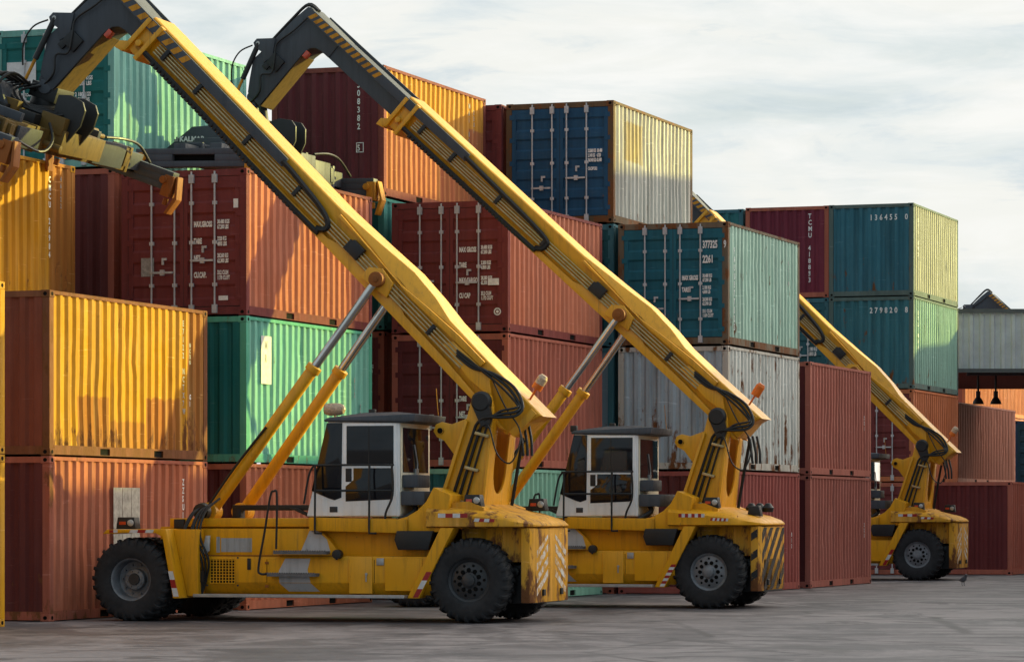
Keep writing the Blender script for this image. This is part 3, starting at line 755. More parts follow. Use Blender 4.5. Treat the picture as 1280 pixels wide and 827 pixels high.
    def lamp(x, y, z, face=1, w=.34):
        mb = MB(); mb.prism([(x, z), (x+w, z), (x+w-.03, z+.19), (x+.03, z+.19)], y, y+.22)
        l = obj('lamp_box', mb, K, root, .012)
        mb = MB(); mb.box(x+w*.17, x+w*.5, y-.006, y+.0, z+.07, z+.12); obj('red_lens', mb, M['redlens'], l, .003, 1)
        mb = MB(); mb.lathe([(.055, .0), (.05, -.02), (.03, -.032), (0, -.036)], (x+w*.74, y, z+.10), 'y', 16); obj('lens', mb, M['lens'], l)
    lamp(-5.78, -1.70, 1.462)
    # ---------------- wheels
    for s in (-1, 1):
        for yy in (1.66, 1.07):
            wheel(root, -5.45, s*yy, s, M['rim_dark'], M['rim'], True)
        wheel(root, 0, s*1.15, s, var['disc'], M['rim_dark'] if var['disc'] is M['rim_dark'] else M['rim'], False)
    mb = MB(); mb.cyl((-5.45, -1.6, .665), (-5.45, 1.6, .665), .2); mb.box(-5.7, -5.2, -.6, .6, .4, .95); obj('drive_axle', mb, K, root)
    mb = MB(); mb.cyl((0, -1.0, .665), (0, 1.0, .665), .12); mb.box(-.25, .25, -.7, .7, .5, .85); mb.box(.3, .9, -.85, .85, .30, .9); mb.cyl((.45, -.9, .95), (.45, -.3, .95), .09); mb.cyl((.62, -.95, .8), (.62, .3, .8), .07); obj('steer_axle', mb, K, root, .01)
    # ---------------- rear fender leg, hood, counterweight
    for y0, y1 in ((1.12, 1.46), (-1.46, -1.12)):
        mb = MB(); mb.prism([(-.44, 1.485), (-.22, 1.485), (-.79, .385), (-.98, .385)], y0, y1)
        lg = obj('rear_fender_leg', mb, Y, root, .012)
    n = 3 if var['coarse'] else 8
    strip(lg, ((-.665, .80), (-.885, .40)), ((-.575, .80), (-.80, .40)), n, -1.461, True)
    # hood: rounded plan, sloping to the rear
    def plan(inset):
        x0, x1, w, r = -.62, 1.06-inset, 1.44-inset, .50
        pts = [(x0, -w), (.35, -w), (.62, -w+.06)]
        for k in range(1, 7):
            t = k/6*math.pi/2; pts.append((x1-r+r*math.sin(t), -w+.12+r-r*math.cos(t)))
        return pts + [(x, -y) for x, y in reversed(pts)]
    def zt(x): return 1.80 - max(0, (x+.2))*.165
    rings = [[(x, y, 1.492) for x, y in plan(.05)], [(x, y, 1.51) for x, y in plan(.0)], [(x, y, zt(x)-.06) for x, y in plan(.0)], [(x, y, zt(x)-.015) for x, y in plan(.05)], [(x, y, zt(x)+.03) for x, y in plan(.20)], [(x*.85, y, zt(x)+.10-.05*max(0, x)) for x, y in plan(.70)]]
    mb = MB(); mb.loft(rings); mb.prism([(-.62, 1.48), (-.62, 1.74), (-.50, 1.86), (.0, 1.90), (.25, 1.80), (.3, 1.48)], -1.2, 1.2)
    hood = obj('hood', mb, M['yellow'] if not var['worn'] else M['yellow_worn'], root, smooth=45)
    hood['label'] = 'scuffed rear hood'; hood.location.x = var['reardx']
    n1 = 4 if var['coarse'] else 8
    strip(hood, ((-.42, 1.71), (.06, 1.71)), ((-.42, 1.645), (.06, 1.645)), n1, -1.441, not var['coarse'])
    strip(hood, ((.18, 1.635), (.50, 1.625)), ((.16, 1.585), (.49, 1.575)), n1, -1.441, not var['coarse'])
    mb = MB()
    mb.box(.22, .90, -.98, .98, .95, 1.50)
    mb.prism([(.84, -1.14), (.98, -1.14), (1.02, -1.0), (1.02, 1.0), (.98, 1.14), (.84, 1.14)], .315, 1.48, 'z')
    mb.box(-.2, .3, -.9, .9, 1.05, 1.5)
    cw = obj('counterweight', mb, M['yellow_worn'], root, .015); cw.location.x = var['reardx']
    if var['worn']:
        for sgn in (-1, 1):
            for i in range(5):
                z = .42+.20*i
                p = [(sgn*.86, z), (sgn*.86, z+.11), (sgn*.22, min(z+.41, 1.38)), (sgn*.22, min(z+.30, 1.38))]
                if p[3][1] > p[0][1]+.1 and p[2][1]-p[3][1] > .01:
                    mb = MB(); mb.prism(p, 1.0205, 1.024, 'x'); obj('hazard_stripe', mb, M['scuff_white'], cw, smooth=0)
    else:
        for i in range(7):
            z = -.62+.36*i; pts = []
            n_ = 24                                   # slanted bar, cut off at the plate's lower and upper edge
            lo = [(-.98+1.96*k/n_, z+1.25*k/n_) for k in range(n_+1)]; hi = [(y, q+.19) for y, q in lo]
            lo = [(y, min(max(q, .34), 1.46)) for y, q in lo]; hi = [(y, min(max(q, .34), 1.46)) for y, q in hi]
            keep = [k for k in range(n_+1) if hi[k][1]-lo[k][1] > .004]
            if len(keep) > 2:
                mb = MB(); mb.prism([lo[k] for k in keep]+[hi[k] for k in reversed(keep)], 1.0205, 1.024, 'x'); obj('hazard_stripe', mb, M['scuff_black'], cw, smooth=0)
    if not var['worn']:
        for i in range(3):
            z = .5+.36*i; mb = MB(); mb.prism([(.85, z), (.97, z+.08), (.97, z+.22), (.85, z+.14)], -1.144, -1.141)
            obj('hazard_stripe', mb, M['scuff_black'], cw, smooth=0)
    for yy in (-.55, .5):
        mb = MB(); mb.box(1.02, 1.05, yy, yy+.12, .42, .52); obj('tow_eye', mb, K, cw, .005, 1)
    lamp(-.16, -1.16, 1.815, w=.30)
    if var['worn']: lamp(.35, .75, 1.76, w=.3)
    else:
        mb = MB(); mb.prism([(.55, 1.70), (.80, 1.66), (.76, 1.86), (.58, 1.84)], -.62, -.40); obj('work_lamp', mb, K, root, .015)
        mb = MB()
        for q in range(3): mb.lathe([(0, .0), (.09, .0), (.11, .08), (.05, .16), (0, .17)], (.30+.16*q, .9, 1.74), 'z', 12)
        obj('exhaust_cluster', mb, K, root)
    # ---------------- mast
    mb = MB()
    plate = [(-.80, 1.60), (-.66, 1.95), (-.24, 3.20), (-.16, 3.50), (-.06, 3.62), (.05, 3.64), (.15, 3.56), (.19, 3.40), (.19, 3.15), (.02, 1.60)]
    for y0, y1 in ((-.70, -.56), (.56, .70)): mb.prism(plate, y0, y1)
    mb.prism([(-.80, 1.66), (-.66, 1.95), (-.24, 3.20), (-.20, 3.16), (-.60, 1.95), (-.73, 1.66)], -.78, .78)    # front flange
    # rear plate with its U shaped opening
    def rp(y, z): return (.03+(z-1.6)*.103, y, z)
    U = [(.36*math.cos(t), 2.42+.40*math.sin(t)) for t in [math.pi+i*math.pi/10 for i in range(11)]]
    left = [(-.72, 1.60), (-.56, 3.30), (-.36, 3.30)] + U[:6]
    out = [(-.74, 1.60), (-.70, 3.25), (-.34, 3.25)] + U + [(.34, 3.25), (.70, 3.25), (.74, 1.60)]
    n = len(out); fr = [rp(y, z) for y, z in out]; bk = [(x-.04, y, z) for x, y, z in fr]
    mb.faces(fr+bk, [tuple(range(n)), tuple(range(2*n-1, n-1, -1))]+[(i, (i+1) % n, n+(i+1) % n, n+i) for i in range(n)])
    mb.box(-.45, -.40, -.56, .56, 1.7, 2.6)
    # lifting ear with a hole
    ear = [(-.44, 2.62), (-.62, 2.86), (-.74, 2.92), (-.80, 3.01), (-.76, 3.12), (-.66, 3.16), (-.5, 3.12), (-.22, 3.22)]
    mb.prism(ear, -.66, -.58); mb.cyl((-.68, -.69, 3.02), (-.68, -.55, 3.02), .055, n=14, mi=1)
    obj('mast', mb, [M['yellow_clean'], M['hole']], root, .008)
    mb = MB(); mb.lathe([(0, -.10), (.13, -.10), (.16, -.07), (.17, .0)], (.02, -.72, 3.47), 'y', 20)
    mb.prism([(-.10, 3.36), (.02, 3.10), (.14, 3.05), (.20, 3.2), (.14, 3.5)], -.80, -.71)
    obj('pivot_cover', mb, K, root)
    mb = MB()
    for k, dx in enumerate((-.06, .03, .13)):
        mb.tube([(-.42+dx*1.2, -.74, 1.86), (-.26+dx*1.1, -.75, 2.35), (-.06+dx, -.75, 2.95), (.01+dx, -.76, 3.12), (.14+dx*.6, -.80, 3.22), (.36, -.80, 3.22+.05*k), (.58, -.72, 3.25+.06*k), (.66-.05*k, -.62, 3.40+.02*k), (.5-.1*k, -.56, 3.70), (.15-.1*k, -.53, 3.92+.03*k), (-.20, -.51, 4.02+.04*k), (-.46, -.50, 4.22+.04*k)], .026 if k < 2 else .020)
    mb.tube([(-.05, -.77, 3.0), (.15, -.83, 3.1), (.3, -.83, 2.65), (.5, -.8, 2.5), (.62, -.7, 2.75), (.6, -.6, 3.05), (.35, -.55, 3.4), (.1, -.52, 3.9)], .013)
    for k in range(3): mb.tube([(.48+.08*k, -.20, 3.12), (.55+.08*k, -.28, 2.85), (.58+.07*k, -.3, 2.62)], .024)
    mb.tube([(.32, .70, 3.1), (.20, .75, 2.5), (.07, .76, 1.75)], .03)
    hs = obj('mast_hoses', mb, M['hose'], root)
    for x, z in ((-.36, 1.90), (-.20, 2.42), (-.03, 2.96)):
        mb = MB(); mb.prism([(x-.06, z+.0), (x+.16, z-.06), (x+.18, z-.015), (x-.04, z+.045)], -.785, -.70); obj('hose_clamp', mb, M['pipe'], root, .006)
    # ---------------- boom: built along s (x), across (y), n (z), then tilted about the pivot
    ca, sa = math.cos(al), math.sin(al)
    B = Matrix(((-ca, 0, sa, -.02), (0, 1, 0, 0), (sa, 0, ca, 3.52), (0, 0, 0, 1)))
    def bobj(nm, mb, mat, par=root, bev=0, smooth=35):
        if bev: mb.bevel(bev)
        mb.xf(B); return obj(nm, mb, mat, par, 0, 2, smooth)
    st = [(var['tail'], .46, .48, .41, -.16), (.5, .45, .47, .41, -.11), (1.3, .43, .48, .40, -.12), (1.75, .37, .55, .30, -.12), (2.30, .30, .585, .27, -.12), (3.0, .40, .53, .33, -.11), (3.9, .45, .475, .40, -.10), (8.40, .455, .48, .40, -.09)]
    rings = []
    for s, f, t, yt, lo in st:
        d = -.27 if s < -.5 else 0
        rings.append([(s-d*.9, -.38, lo), (s-d*.9, .38, lo), (s-d*.2, .44, f), (s, yt, t), (s, -yt, t), (s-d*.2, -.44, f)])
    mb = MB(); mb.loft(rings)
    # flange plates below and above, leaving the pipe channel between them
    for s in (-1, 1):
        y0, y1 = sorted((s*.37, s*.47))
        mb.prism([(.4, .33), (1.4, .30), (2.0, .28), (2.2, .30), (3.2, .36), (3.8, .36), (3.8, .42), (3.0, .37), (2.3, .315), (1.7, .38), (1.0, .43), (.4, .43)], min(s*.42, s*.50), max(s*.42, s*.50))
        mb.prism([(-.6, -.10), (-.5, -.15), (1.6, -.135), (8.3, -.115), (8.3, -.03), (3.7, -.01), (3.0, .22), (2.75, .27), (2.35, .27), (1.9, .02), (.9, .0)], y0, y1)
    boom = bobj('boom', mb, M['yellow_clean'], root, .01)
    for s in (-1, 1):
        mb = MB(); mb.prism([(2.28, .02), (2.36, .26), (2.66, .30), (2.84, .16), (2.84, -.06)], min(s*.43, s*.55), max(s*.43, s*.55))
        bobj('cylinder_lug', mb, M['yellow_clean'], boom, .012)
    mb = MB(); mb.prism([(-.1, .10), (.2, .33), (1.0, .30), (1.1, .14), (.4, .05)], -.50, -.38)
    bobj('pivot_plate', mb, M['yellow_clean'], boom, .012)
    mb = MB(); mb.box(var['tail']+.10, var['tail']+.22, -.47, .47, -.08, .44)
    bobj('tail_plate', mb, M['yellow_clean'], boom, .012)
    mb = MB()
    mb.box(8.10, 8.18, -.54, .54, -.24, .46); mb.box(8.36, 8.44, -.54, .54, -.26, .42); mb.box(8.16, 8.38, -.47, .47, -.20, .40)
    mb.prism([(8.40, -.30), (8.56, -.34), (8.56, -.20), (8.44, -.1)], -.5, .5)
    mb.cyl((8.27, -.56, .0), (8.27, .56, .0), .055, n=12)
    bobj('boom_collar', mb, M['yellow_clean'], boom, .012)
    # pipes
    mb = MB()
    for k in range(4): mb.tube([(.62, -.50, .08+.058*k), (8.0, -.47, .06+.05*k)], (.019, .015, .019, .012)[k], smooth=False)
    bobj('hydraulic_pipe', mb, M['pipe'], boom)
    for s in (1.4, 3.35, 4.6, 5.8, 7.0, 7.8):
        mb = MB(); mb.box(s-.035, s+.035, -.525, -.44, .07, .26)
        if s == 3.35: mb.box(3.08, 3.33, -.56, -.44, .08, .30)
        bobj('pipe_clamp', mb, K, boom, .008)
    # inner boom + knuckle arm
    s0 = 9.36+ext
    mb = MB(); mb.box(6.0, s0-.5, -.33, .33, -.05, .40)
    inner = bobj('inner_boom', mb, D, root, .015)
    kn = [(-.9, -.05), (-.9, .40), (0, .44), (.06, .40), (.12, .06), (.17, -.54), (.24, -1.04), (.02, -1.40), (-.10, -1.58), (-.45, -1.63), (-.46, -.32), (-.50, -.16), (-.58, -.08), (-.70, -.05)]
    mb = MB(); mb.prism([(s0+a, b) for a, b in kn], -.36, .36)
    arm = bobj('boom_head', mb, D, root, .02)
    mb = MB(); mb.prism([(s0-.475, -.36), (s0-.475, -1.60), (s0-.463, -1.60), (s0-.463, -.36)], -.33, .33)
    bobj('sunlit_arm_plate', mb, M['brown'], arm)  # added plate, tan for the sunlight on this face of the arm
    # dark side band (chain trough) with its hazard stripes
    be = s0-4.3
    mb = MB()
    for s in (-1, 1): mb.prism([(be, .27), (be, .435), (s0-.12, .445), (s0-.12, .26)], min(s*.475, s*.52), max(s*.475, s*.52))
    band = bobj('side_band', mb, D, inner, .008)
    mb = MB()
    for i in range(13 if var['fine'] else 9):
        stp = 1.85/(13 if var['fine'] else 9); w = stp*(.55 if var['fine'] else .5)
        a = s0-.2-stp*i
        mb.prism([(a, .43), (a-w, .43), (a-w+.07, .285), (a+.07, .285)], -.5235, -.5205)
    bobj('hazard_stripe', mb, M['hookyellow'], band, smooth=0)
    mb = MB(); le = 3.95+ext*.42
    mb.tube([(be+.05, -.50, .34), (be-.25, -.50, .33), (le+.1, -.50, .25), (le-.14, -.50, .12), (le-.02, -.50, -.02), (le+.3, -.50, -.07), (8.1, -.49, -.05)], .05, 6)
    for i in range(int((8.0-le-.4)/.085)):
        s = le+.4+.085*i; mb.box(s, s+.05, -.545, -.44, -.118, -.03)
    bobj('energy_chain', mb, M['chain'], boom)
    # lug, plate and hoses on the head
    mb = MB(); mb.prism([(s0+.15, -.45), (s0+.34, -.62), (s0+.43, -.70), (s0+.43, -.80), (s0+.34, -.85), (s0+.18, -.82), (s0+.02, -.95), (s0-.05, -.75)], -.40, -.30)
    mb.cyl((s0+.35, -.405, -.745), (s0+.35, -.29, -.745), .045, n=12, mi=1); mb.bevel(.008); mb.xf(B)
    obj('lug', mb, [D, M['lens']], arm)
    mb = MB(); mb.box(s0-.30, s0-.02, -.42, -.35, -.92, -.66); mb.box(s0-.12, s0+.0, -.41, -.35, -1.02, -.9); bobj('valve_block', mb, K, arm, .015)
    mb = MB()
    mb.tube([(s0-.1, -.41, .30), (s0-.05, -.42, -.1), (s0+.05, -.40, -.5), (s0-.1, -.43, -.72), (s0-.25, -.43, -.98), (s0-.12, -.43, -1.15), (s0-.3, -.42, -1.4), (s0-.25, -.3, -1.75)], .018)
    mb.tube([(s0-.1, -.2, .46), (s0+.14, -.2, .40), (s0+.20, -.2, .0), (s0+.24, -.2, -.6)], .03)
    mb.tube([(s0-.1, -.1, .46), (s0+.17, -.1, .42), (s0+.23, -.1, .0), (s0+.24, -.1, -.6)], .03)
    mb.tube([(s0+.42, -.36, -.85), (s0+.52, -.4, -1.1), (s0+.46, -.4, -1.4), (s0+.25, -.3, -1.7)], .015)
    bobj('head_hoses', mb, M['hose'], arm)
    mb = MB(); mb.box(s0-.56, s0-.47, -.36, -.22, -.36, -.22); bobj('red_lamp', mb, M['redlens'], arm, .01)
    # tilt cylinder from lug to spreader
    tip = B @ Vector((s0-.2, 0, -1.6))
    lugp = B @ Vector((s0+.35, -.36, -.745))
    mb = MB(); e = Vector((tip.x-.35, -.42, tip.z-.12)); m_ = lugp.lerp(e, .6)
    mb.cyl(lugp, m_, .05); tc = obj('tilt_cylinder', mb, K, root)
    mb = MB(); mb.cyl(m_, e, .028); obj('piston_rod', mb, M['hookyellow'], tc)
    # beacon on the tail
    p0 = B @ Vector((var['tail']+.40, -.18, .48)); p1 = p0+Vector((.10, 0, .16))
    mb = MB(); mb.cyl(p0-Vector((.02, 0, .03)), p1, .018, n=8); mb.cyl(p1, p1+Vector((.05, 0, .08)), .085, n=16)
    bc = obj('beacon', mb, M['orange'], root)
    mb = MB(); q0 = p1+Vector((.05, 0, .08)); d_ = Vector((.55, 0, .83)); mb.cyl(q0, q0+d_*.11, .085, .085, n=16); mb.cyl(q0+d_*.11, q0+d_*.16, .085, .055, n=16); obj('beacon_lens', mb, M['amber'] if var['worn'] else M['orange'], bc)
    # ---------------- lift cylinders
    for s in (-1, 1):
        base = Vector((-4.53, s*.74, 1.74)); top = B @ Vector((2.58, s*.60, .13))
        be_ = base.lerp(top, .625); d_ = (top-base).normalized()
        mb = MB(); mb.cyl(base, be_, .100, n=24); mb.cyl(be_-d_*.09, be_+d_*.02, .125, n=24); mb.cyl(base-Vector((0, .16, 0)), base+Vector((0, .16, 0)), .15, n=20)
        cy = obj('lift_cylinder', mb, M['yellow_clean'], root, .008)
        mb = MB(); mb.cyl(be_, top, .068, n=20); obj('piston_rod', mb, M['chrome'], cy)
        mb = MB(); mb.cyl(top-Vector((0, .11, 0)), top+Vector((0, .11, 0)), .12, n=20); mb.cyl(top-Vector((0, .13, 0)), top+Vector((0, .13, 0)), .05, n=12); obj('cylinder_eye', mb, M['rustorange'] if s < 0 else M['yellow_clean'], cy, .008)
        mb = MB(); mb.tube([base+Vector((-.02, s*.15, .05)), base.lerp(top, .18)+Vector((-.05, s*.13, .05)), base.lerp(top, .35)+Vector((.0, s*.12, .06))], .022); obj('cylinder_hose', mb, M['hose'], cy)
    mb = MB()
    for k in range(6):
        j = random.uniform(-.06, .06)
        mb.tube([(-4.5+.04*k, -.95, 1.80+.03*k), (-4.62+.05*k+j, -1.30, 1.72), (-4.72+.07*k+j, -1.5, 1.35), (-4.58+.06*k, -1.5, .98), (-4.48+.03*k, -1.46, .68), (-4.42, -1.44, .42)], .02)
    mb.lathe([(0, -.12), (.13, -.11), (.15, 0), (0, .1)], (-4.55, -1.05, 1.74), 'y', 14)
    mb.box(-4.48, -4.36, -1.50, -1.41, .62, .80)
    mb.tube([(-4.85, -1.5, .92), (-4.72, -1.52, .97), (-4.55, -1.5, 1.06), (-4.40, -1.45, 1.2)], .014)
    obj('front_hoses', mb, M['hose'], root)
    mb = MB(); mb.box(-4.95, -4.78, -1.30, -1.18, 1.47, 1.62); obj('junction_box', mb, K, root, .01)
    mb = MB(); mb.prism([(-4.42, 1.10), (-4.36, 1.36), (-4.29, 1.36), (-4.30, 1.12), (-4.36, 1.06)], -1.42, -1.38); obj('mirror', mb, M['lens'], root, .008)
    # ---------------- cab
    cabo = MB()
    cabo.prism([(-2.66, 1.66), (-2.30, 3.17), (-1.11, 3.15), (-1.11, 1.66)], -1.28, .28)
    cab = obj('cab', cabo, M['cab'], root, .03, 3); cab.location.x = var['cabdx']
    Gm = M['glass']
    mb = MB(); mb.prism([(-2.315, 3.14), (-2.06, 3.14), (-2.075, 1.96), (-2.19, 1.92), (-2.29, 1.95), (-2.575, 2.07)], -1.289, -1.27); obj('quarter_window', mb, Gm, cab, .006)
    mb = MB(); mb.faces([(-2.605, -1.24, 1.95), (-2.605, .24, 1.95), (-2.325, .24, 3.13), (-2.325, -1.24, 3.13), (-2.58, -1.24, 1.95), (-2.58, .24, 1.95), (-2.30, .24, 3.13), (-2.30, -1.24, 3.13)], [(0, 3, 2, 1), (4, 5, 6, 7), (0, 1, 5, 4), (1, 2, 6, 5), (2, 3, 7, 6), (3, 0, 4, 7)]); obj('windscreen', mb, Gm, cab)
    mb = MB(); mb.box(-2.035, -1.155, -1.296, -1.27, 1.675, 3.135); dr = obj('cab_door', mb, M['cab'], cab, .012)
    mb = MB(); mb.box(-1.985, -1.205, -1.303, -1.29, 2.49, 3.09); mb.bevel(.05, 4); obj('door_window', mb, Gm, cab)
    mb = MB(); mb.prism([(-1.87, 2.425), (-1.23, 2.425), (-1.23, 1.95), (-1.27, 1.93), (-2.0, 1.90), (-2.0, 2.14), (-1.93, 2.19), (-1.87, 2.24)], -1.303, -1.29); obj('door_window', mb, Gm, cab, .025)
    mb = MB(); mb.box(-2.0, -1.90, -1.306, -1.285, 2.21, 2.42); mb.bevel(.03, 3); obj('door_handle', mb, K, cab)
    mb = MB(); mb.box(-1.62, -1.605, -1.306, -1.30, 2.5, 3.08); obj('window_bar', mb, K, cab, smooth=0)
    mb = MB(); mb.box(-2.27, -2.14, -1.289, -1.27, 1.73, 1.82); obj('vent_plate', mb, M['rim_dark'], cab, .005)
    mb = MB(); mb.box(-1.105, -1.098, -1.26, .26, 1.70, 3.13); obj('rear_panel', mb, M['cab_rear'], cab)
    mb = MB(); mb.box(-1.099, -1.088, -1.16, .16, 2.36, 3.06); mb.bevel(.05, 4); obj('rear_window', mb, Gm, cab)
    mb = MB(); mb.tube([(-1.08, -.5, 2.34), (-1.07, -.48, 2.5), (-1.075, -.62, 2.8)], .012); mb.box(-1.09, -1.06, -.56, -.44, 2.33, 2.42); obj('wiper', mb, M['lens'], cab)
    mb = MB(); mb.box(-1.095, -.84, -1.2, -.55, 2.12, 2.32); mb.box(-1.095, -.70, -1.28, .0, 1.84, 2.06); obj('air_filter_box', mb, M['dark'], root, .02).location.x = var['cabdx']
    mb = MB(); mb.tube([(-.75, .1, 1.98), (-.66, .0, 1.85), (-.78, -.2, 1.7), (-1.0, -.3, 1.62)], .045); obj('air_hose', mb, M['hose'], root).location.x = var['cabdx']; mb = MB(); mb.tube([(-1.0, -1.1, 1.9), (-.9, -1.15, 1.75), (-1.25, -1.3, 1.52)], .045); obj('air_hose', mb, M['hose'], root).location.x = var['cabdx']
    # roof with overhang
    def ring(z, ins, xr): return [(-2.36+ins, -1.33+ins, z), (xr-ins, -1.33+ins, z), (xr-ins, .33-ins, z), (-2.36+ins, .33-ins, z)]
    mb = MB(); mb.loft([[(-2.34, -1.31, 3.155), (-1.08, -1.31, 3.13), (-1.08, .31, 3.13), (-2.34, .31, 3.155)], [(-2.36, -1.33, 3.185), (-.86, -1.33, 3.155), (-.86, .33, 3.155), (-2.36, .33, 3.185)], [(-2.30, -1.30, 3.22), (-.84, -1.33, 3.27), (-.84, .33, 3.27), (-2.30, .30, 3.22)], [(-1.75, -1.1, 3.30), (-1.2, -1.1, 3.31), (-1.2, .1, 3.31), (-1.75, .1, 3.30)]]); obj('roof', mb, M['dark'], cab, .012)
    mb = MB()
    if var['worn']:
        mb2 = MB(); mb2.cyl((-2.26, -1.05, 3.19), (-2.26, -1.05, 3.30), .02, n=8); prof = [(0, -.17), (.075, -.165), (.095, -.12), (.10, -.02), (.095, .08), (.07, .14), (.03, .165), (0, .17)]
        mb2.lathe(prof, (-2.26, -1.05, 3.36), 'x', 20); wl = obj('work_lamp', mb2, M['amber'], cab)
        mb3 = MB(); mb3.lathe([(.078, -.168), (.06, -.176), (0, -.178)], (-2.26, -1.05, 3.36), 'x', 16); obj('work_lamp_glass', mb3, M['rim_dark'], cab)
    else:
        mb2 = MB(); mb2.box(-2.42, -2.30, -1.15, -1.03, 3.20, 3.32); obj('work_lamp', mb2, K, cab, .02)
    mb.tube([(-.93, .2, 3.26), (-.95, .2, 3.45), (-.97, .2, 3.72)], .006); obj('aerial', mb, M['hookyellow'], cab)
    mb = MB(); mb.box(-1.72, -1.62, -1.0, -.9, 3.27, 3.36); obj('roof_camera', mb, K, cab, .01)
    # ---------------- spreader (long axis across the boom)
    cx, cy, cz, roll = var['spr']
    S = Matrix.Translation((cx, cy, cz)) @ Matrix.Rotation(R(-3.2), 4, 'Z') @ Matrix.Rotation(R(roll), 4, 'Y')
    sm, em, hm = var['sprmat']
    def sobj(nm, mb, mat, par, bev=.012, smooth=35):
        if bev: mb.bevel(bev)
        mb.xf(S); return obj(nm, mb, mat, par, 0, 2, smooth)
    mb = MB()
    for x in (-.36, .36):
        mb.box(x-.17, x+.17, -2.35, 2.35, -.06, .34)
        for y in (-2.3, -1.2, 1.2, 2.3): mb.box(x-.19, x+.19, y-.05, y+.05, -.08, .36)
    mb.box(-.80, .80, -.75, .75, .02, .40); mb.box(-.6, .6, -2.2, -2.05, .02, .3); mb.box(-.6, .6, 2.05, 2.2, .02, .3)
    mb.box(-.6, -.1, -.9, -.5, .40, .62); mb.box(.3, .75, -.78, -.5, .30, .60)
    spr = sobj('spreader', mb, sm, root)
    for y0, y1, z1 in ((-1.9, -1.1, .30), (.9, 2.0, .38)):
        mb = MB(); mb.box(.545, .60, y0, y1, -.04, z1); mb.box(-.6, .5, y0+.1, y0+.2, .35, .50); sobj('cover_plate', mb, D, spr)
    mb = MB(); mb.cyl((-.75, -.82, .10), (.85, -.82, .10), .06); mb.cyl((-.2, -.7, .42), (-.2, 2.3, .42), .05); mb.cyl((.2, -.9, .40), (.2, 1.8, .40), .04); mb.box(.15, .5, -.84, -.74, .12, .30)
    sobj('spreader_cylinder', mb, M['pipe'] if not var['worn'] else sm, spr)
    mb = MB(); mb.cyl((-.05, 0, .40), (-.05, 0, .62), .50, .46, n=28); mb.cyl((-.05, 0, .62), (-.05, 0, .80), .30, n=24); mb.box(-.30, .20, -.30, .30, .74, 1.0)
    sobj('rotator', mb, M['black'] if var['worn'] else D, spr)
    mb = MB(); mb.prism([(-1.62, .34), (-1.02, .80), (-.50, .83), (-.15, .34)], -1.0, -.35)
    hous = sobj('motor_housing', mb, D, spr, .03)
    t = add('lettering', text_mesh('KALMAR', .135, .005), M['text'], spr); t.matrix_local = S @ Matrix.Translation((-1.27, -1.003, .52)) @ Matrix.Rotation(R(90), 4, 'X')
    lm = MB(); lm.prism([(-1.38, .52), (-1.30, .52), (-1.30, .61), (-1.34, .61), (-1.34, .565), (-1.38, .565)], -1.005, -1.002); sobj('emblem', lm, M['text_dim'], spr, 0)
    mb = MB()
    for y in (-.62, -.15):
        arc = [(.42, .30), (.40, .92), (.62, .98), (.86, .94), (.95, .82), (.95, .55), (.80, .22), (.62, .18)]
        mb.prism(arc, y, y+.05)
    sobj('guard_plate', mb, K, spr, .01)
    mb = MB()
    for k in range(5): mb.tube([(-.5+.1*k, -.35, .95), (-.7+.1*k, -.6, .75), (-.35+.12*k, -.75, .55), (.1+.12*k, -.65, .62), (.3+.05*k, -.35, .7)], .022)
    for k in range(4 if var['worn'] else 0): mb.tube([(-.2-.1*k, -.3, .85), (-.35-.12*k, -.9, 1.02-.03*k), (-.42-.12*k, -1.18, .75), (-.38-.1*k, -1.2, .25), (-.25-.08*k, -1.15, -.12), (-.05-.05*k, -.95, -.2)], .026)
    sobj('spreader_hoses', mb, M['hose'], spr, 0)
    mb = MB(); mb.box(-.62, -.22, -1.05, -.78, .28, .52 if var['worn'] else .34); mb.box(.0, .32, -1.0, -.76, .34, .52); sobj('valve_block', mb, M['black'], spr, .02)
    mb = MB(); mb.tube([(.55, -.9, .45), (.75, -1.0, .2), (.9, -1.6, .0), (.8, -2.6, .15)], .025); sobj('spreader_hose', mb, M['hose'], spr, 0)
    mb = MB(); mb.tube([(.7, .9, .45), (.8, 1.4, .5), (.75, 2.1, .45), (.7, 2.8, .2)], .025)
    sobj('spreader_hose', mb, M['hose'], spr, 0)
    for s in (-1, 1):
        mb = MB()
        for x in (-.36, .36): mb.box(x-.12, x+.12, min(s*2.2, s*2.95), max(s*2.2, s*2.95), -.02, .28)
        sobj('telescopic_beam', mb, D, spr)
        y0, y1 = sorted((s*2.88, s*3.12))
        mb = MB(); mb.box(-1.16, 1.16, y0, y1, .06, .17); mb.box(-1.16, 1.16, y0, y1, -.17, -.06)
        mb.box(-1.16, -.42, y0, y1, -.062, .062); mb.box(.42, 1.16, y0, y1, -.062, .062); mb.box(-.45, .45, (y0+y1)/2-.02, (y0+y1)/2+.02, -.065, .065, 1)
        mb.bevel(.012); mb.xf(S); eb = obj('end_beam', mb, [em, M['hole']], spr)
        for x in (-1, 1):
            mb = MB(); xa, xb = sorted((x*1.02, x*1.20)); mb.box(xa, xb, min(s*2.86, s*3.14), max(s*2.86, s*3.14), -.27, .10); mb.cyl((x*1.11, s*3.0, -.42), (x*1.11, s*3.0, -.30), .05, n=10)
            mb.cyl((x*1.02, s*2.82, .0), (x*1.02, s*3.18, .0), .07, n=12)
            sobj('twistlock', mb, hm, spr)
            mb = MB(); px = x*1.26; mb.prism([(px-x*.06, .12), (px-x*.02, .12), (px+x*.08, -.26), (px-x*.02, -.55), (px-x*.08, -.55), (px+x*.02, -.22)], min(s*2.92, s*3.14), max(s*2.92, s*3.14))
            sobj('guide_flipper', mb, hm, spr, .01)
    # hanger between boom head and rotator
    rt = S @ Vector((-.05, 0, .95))
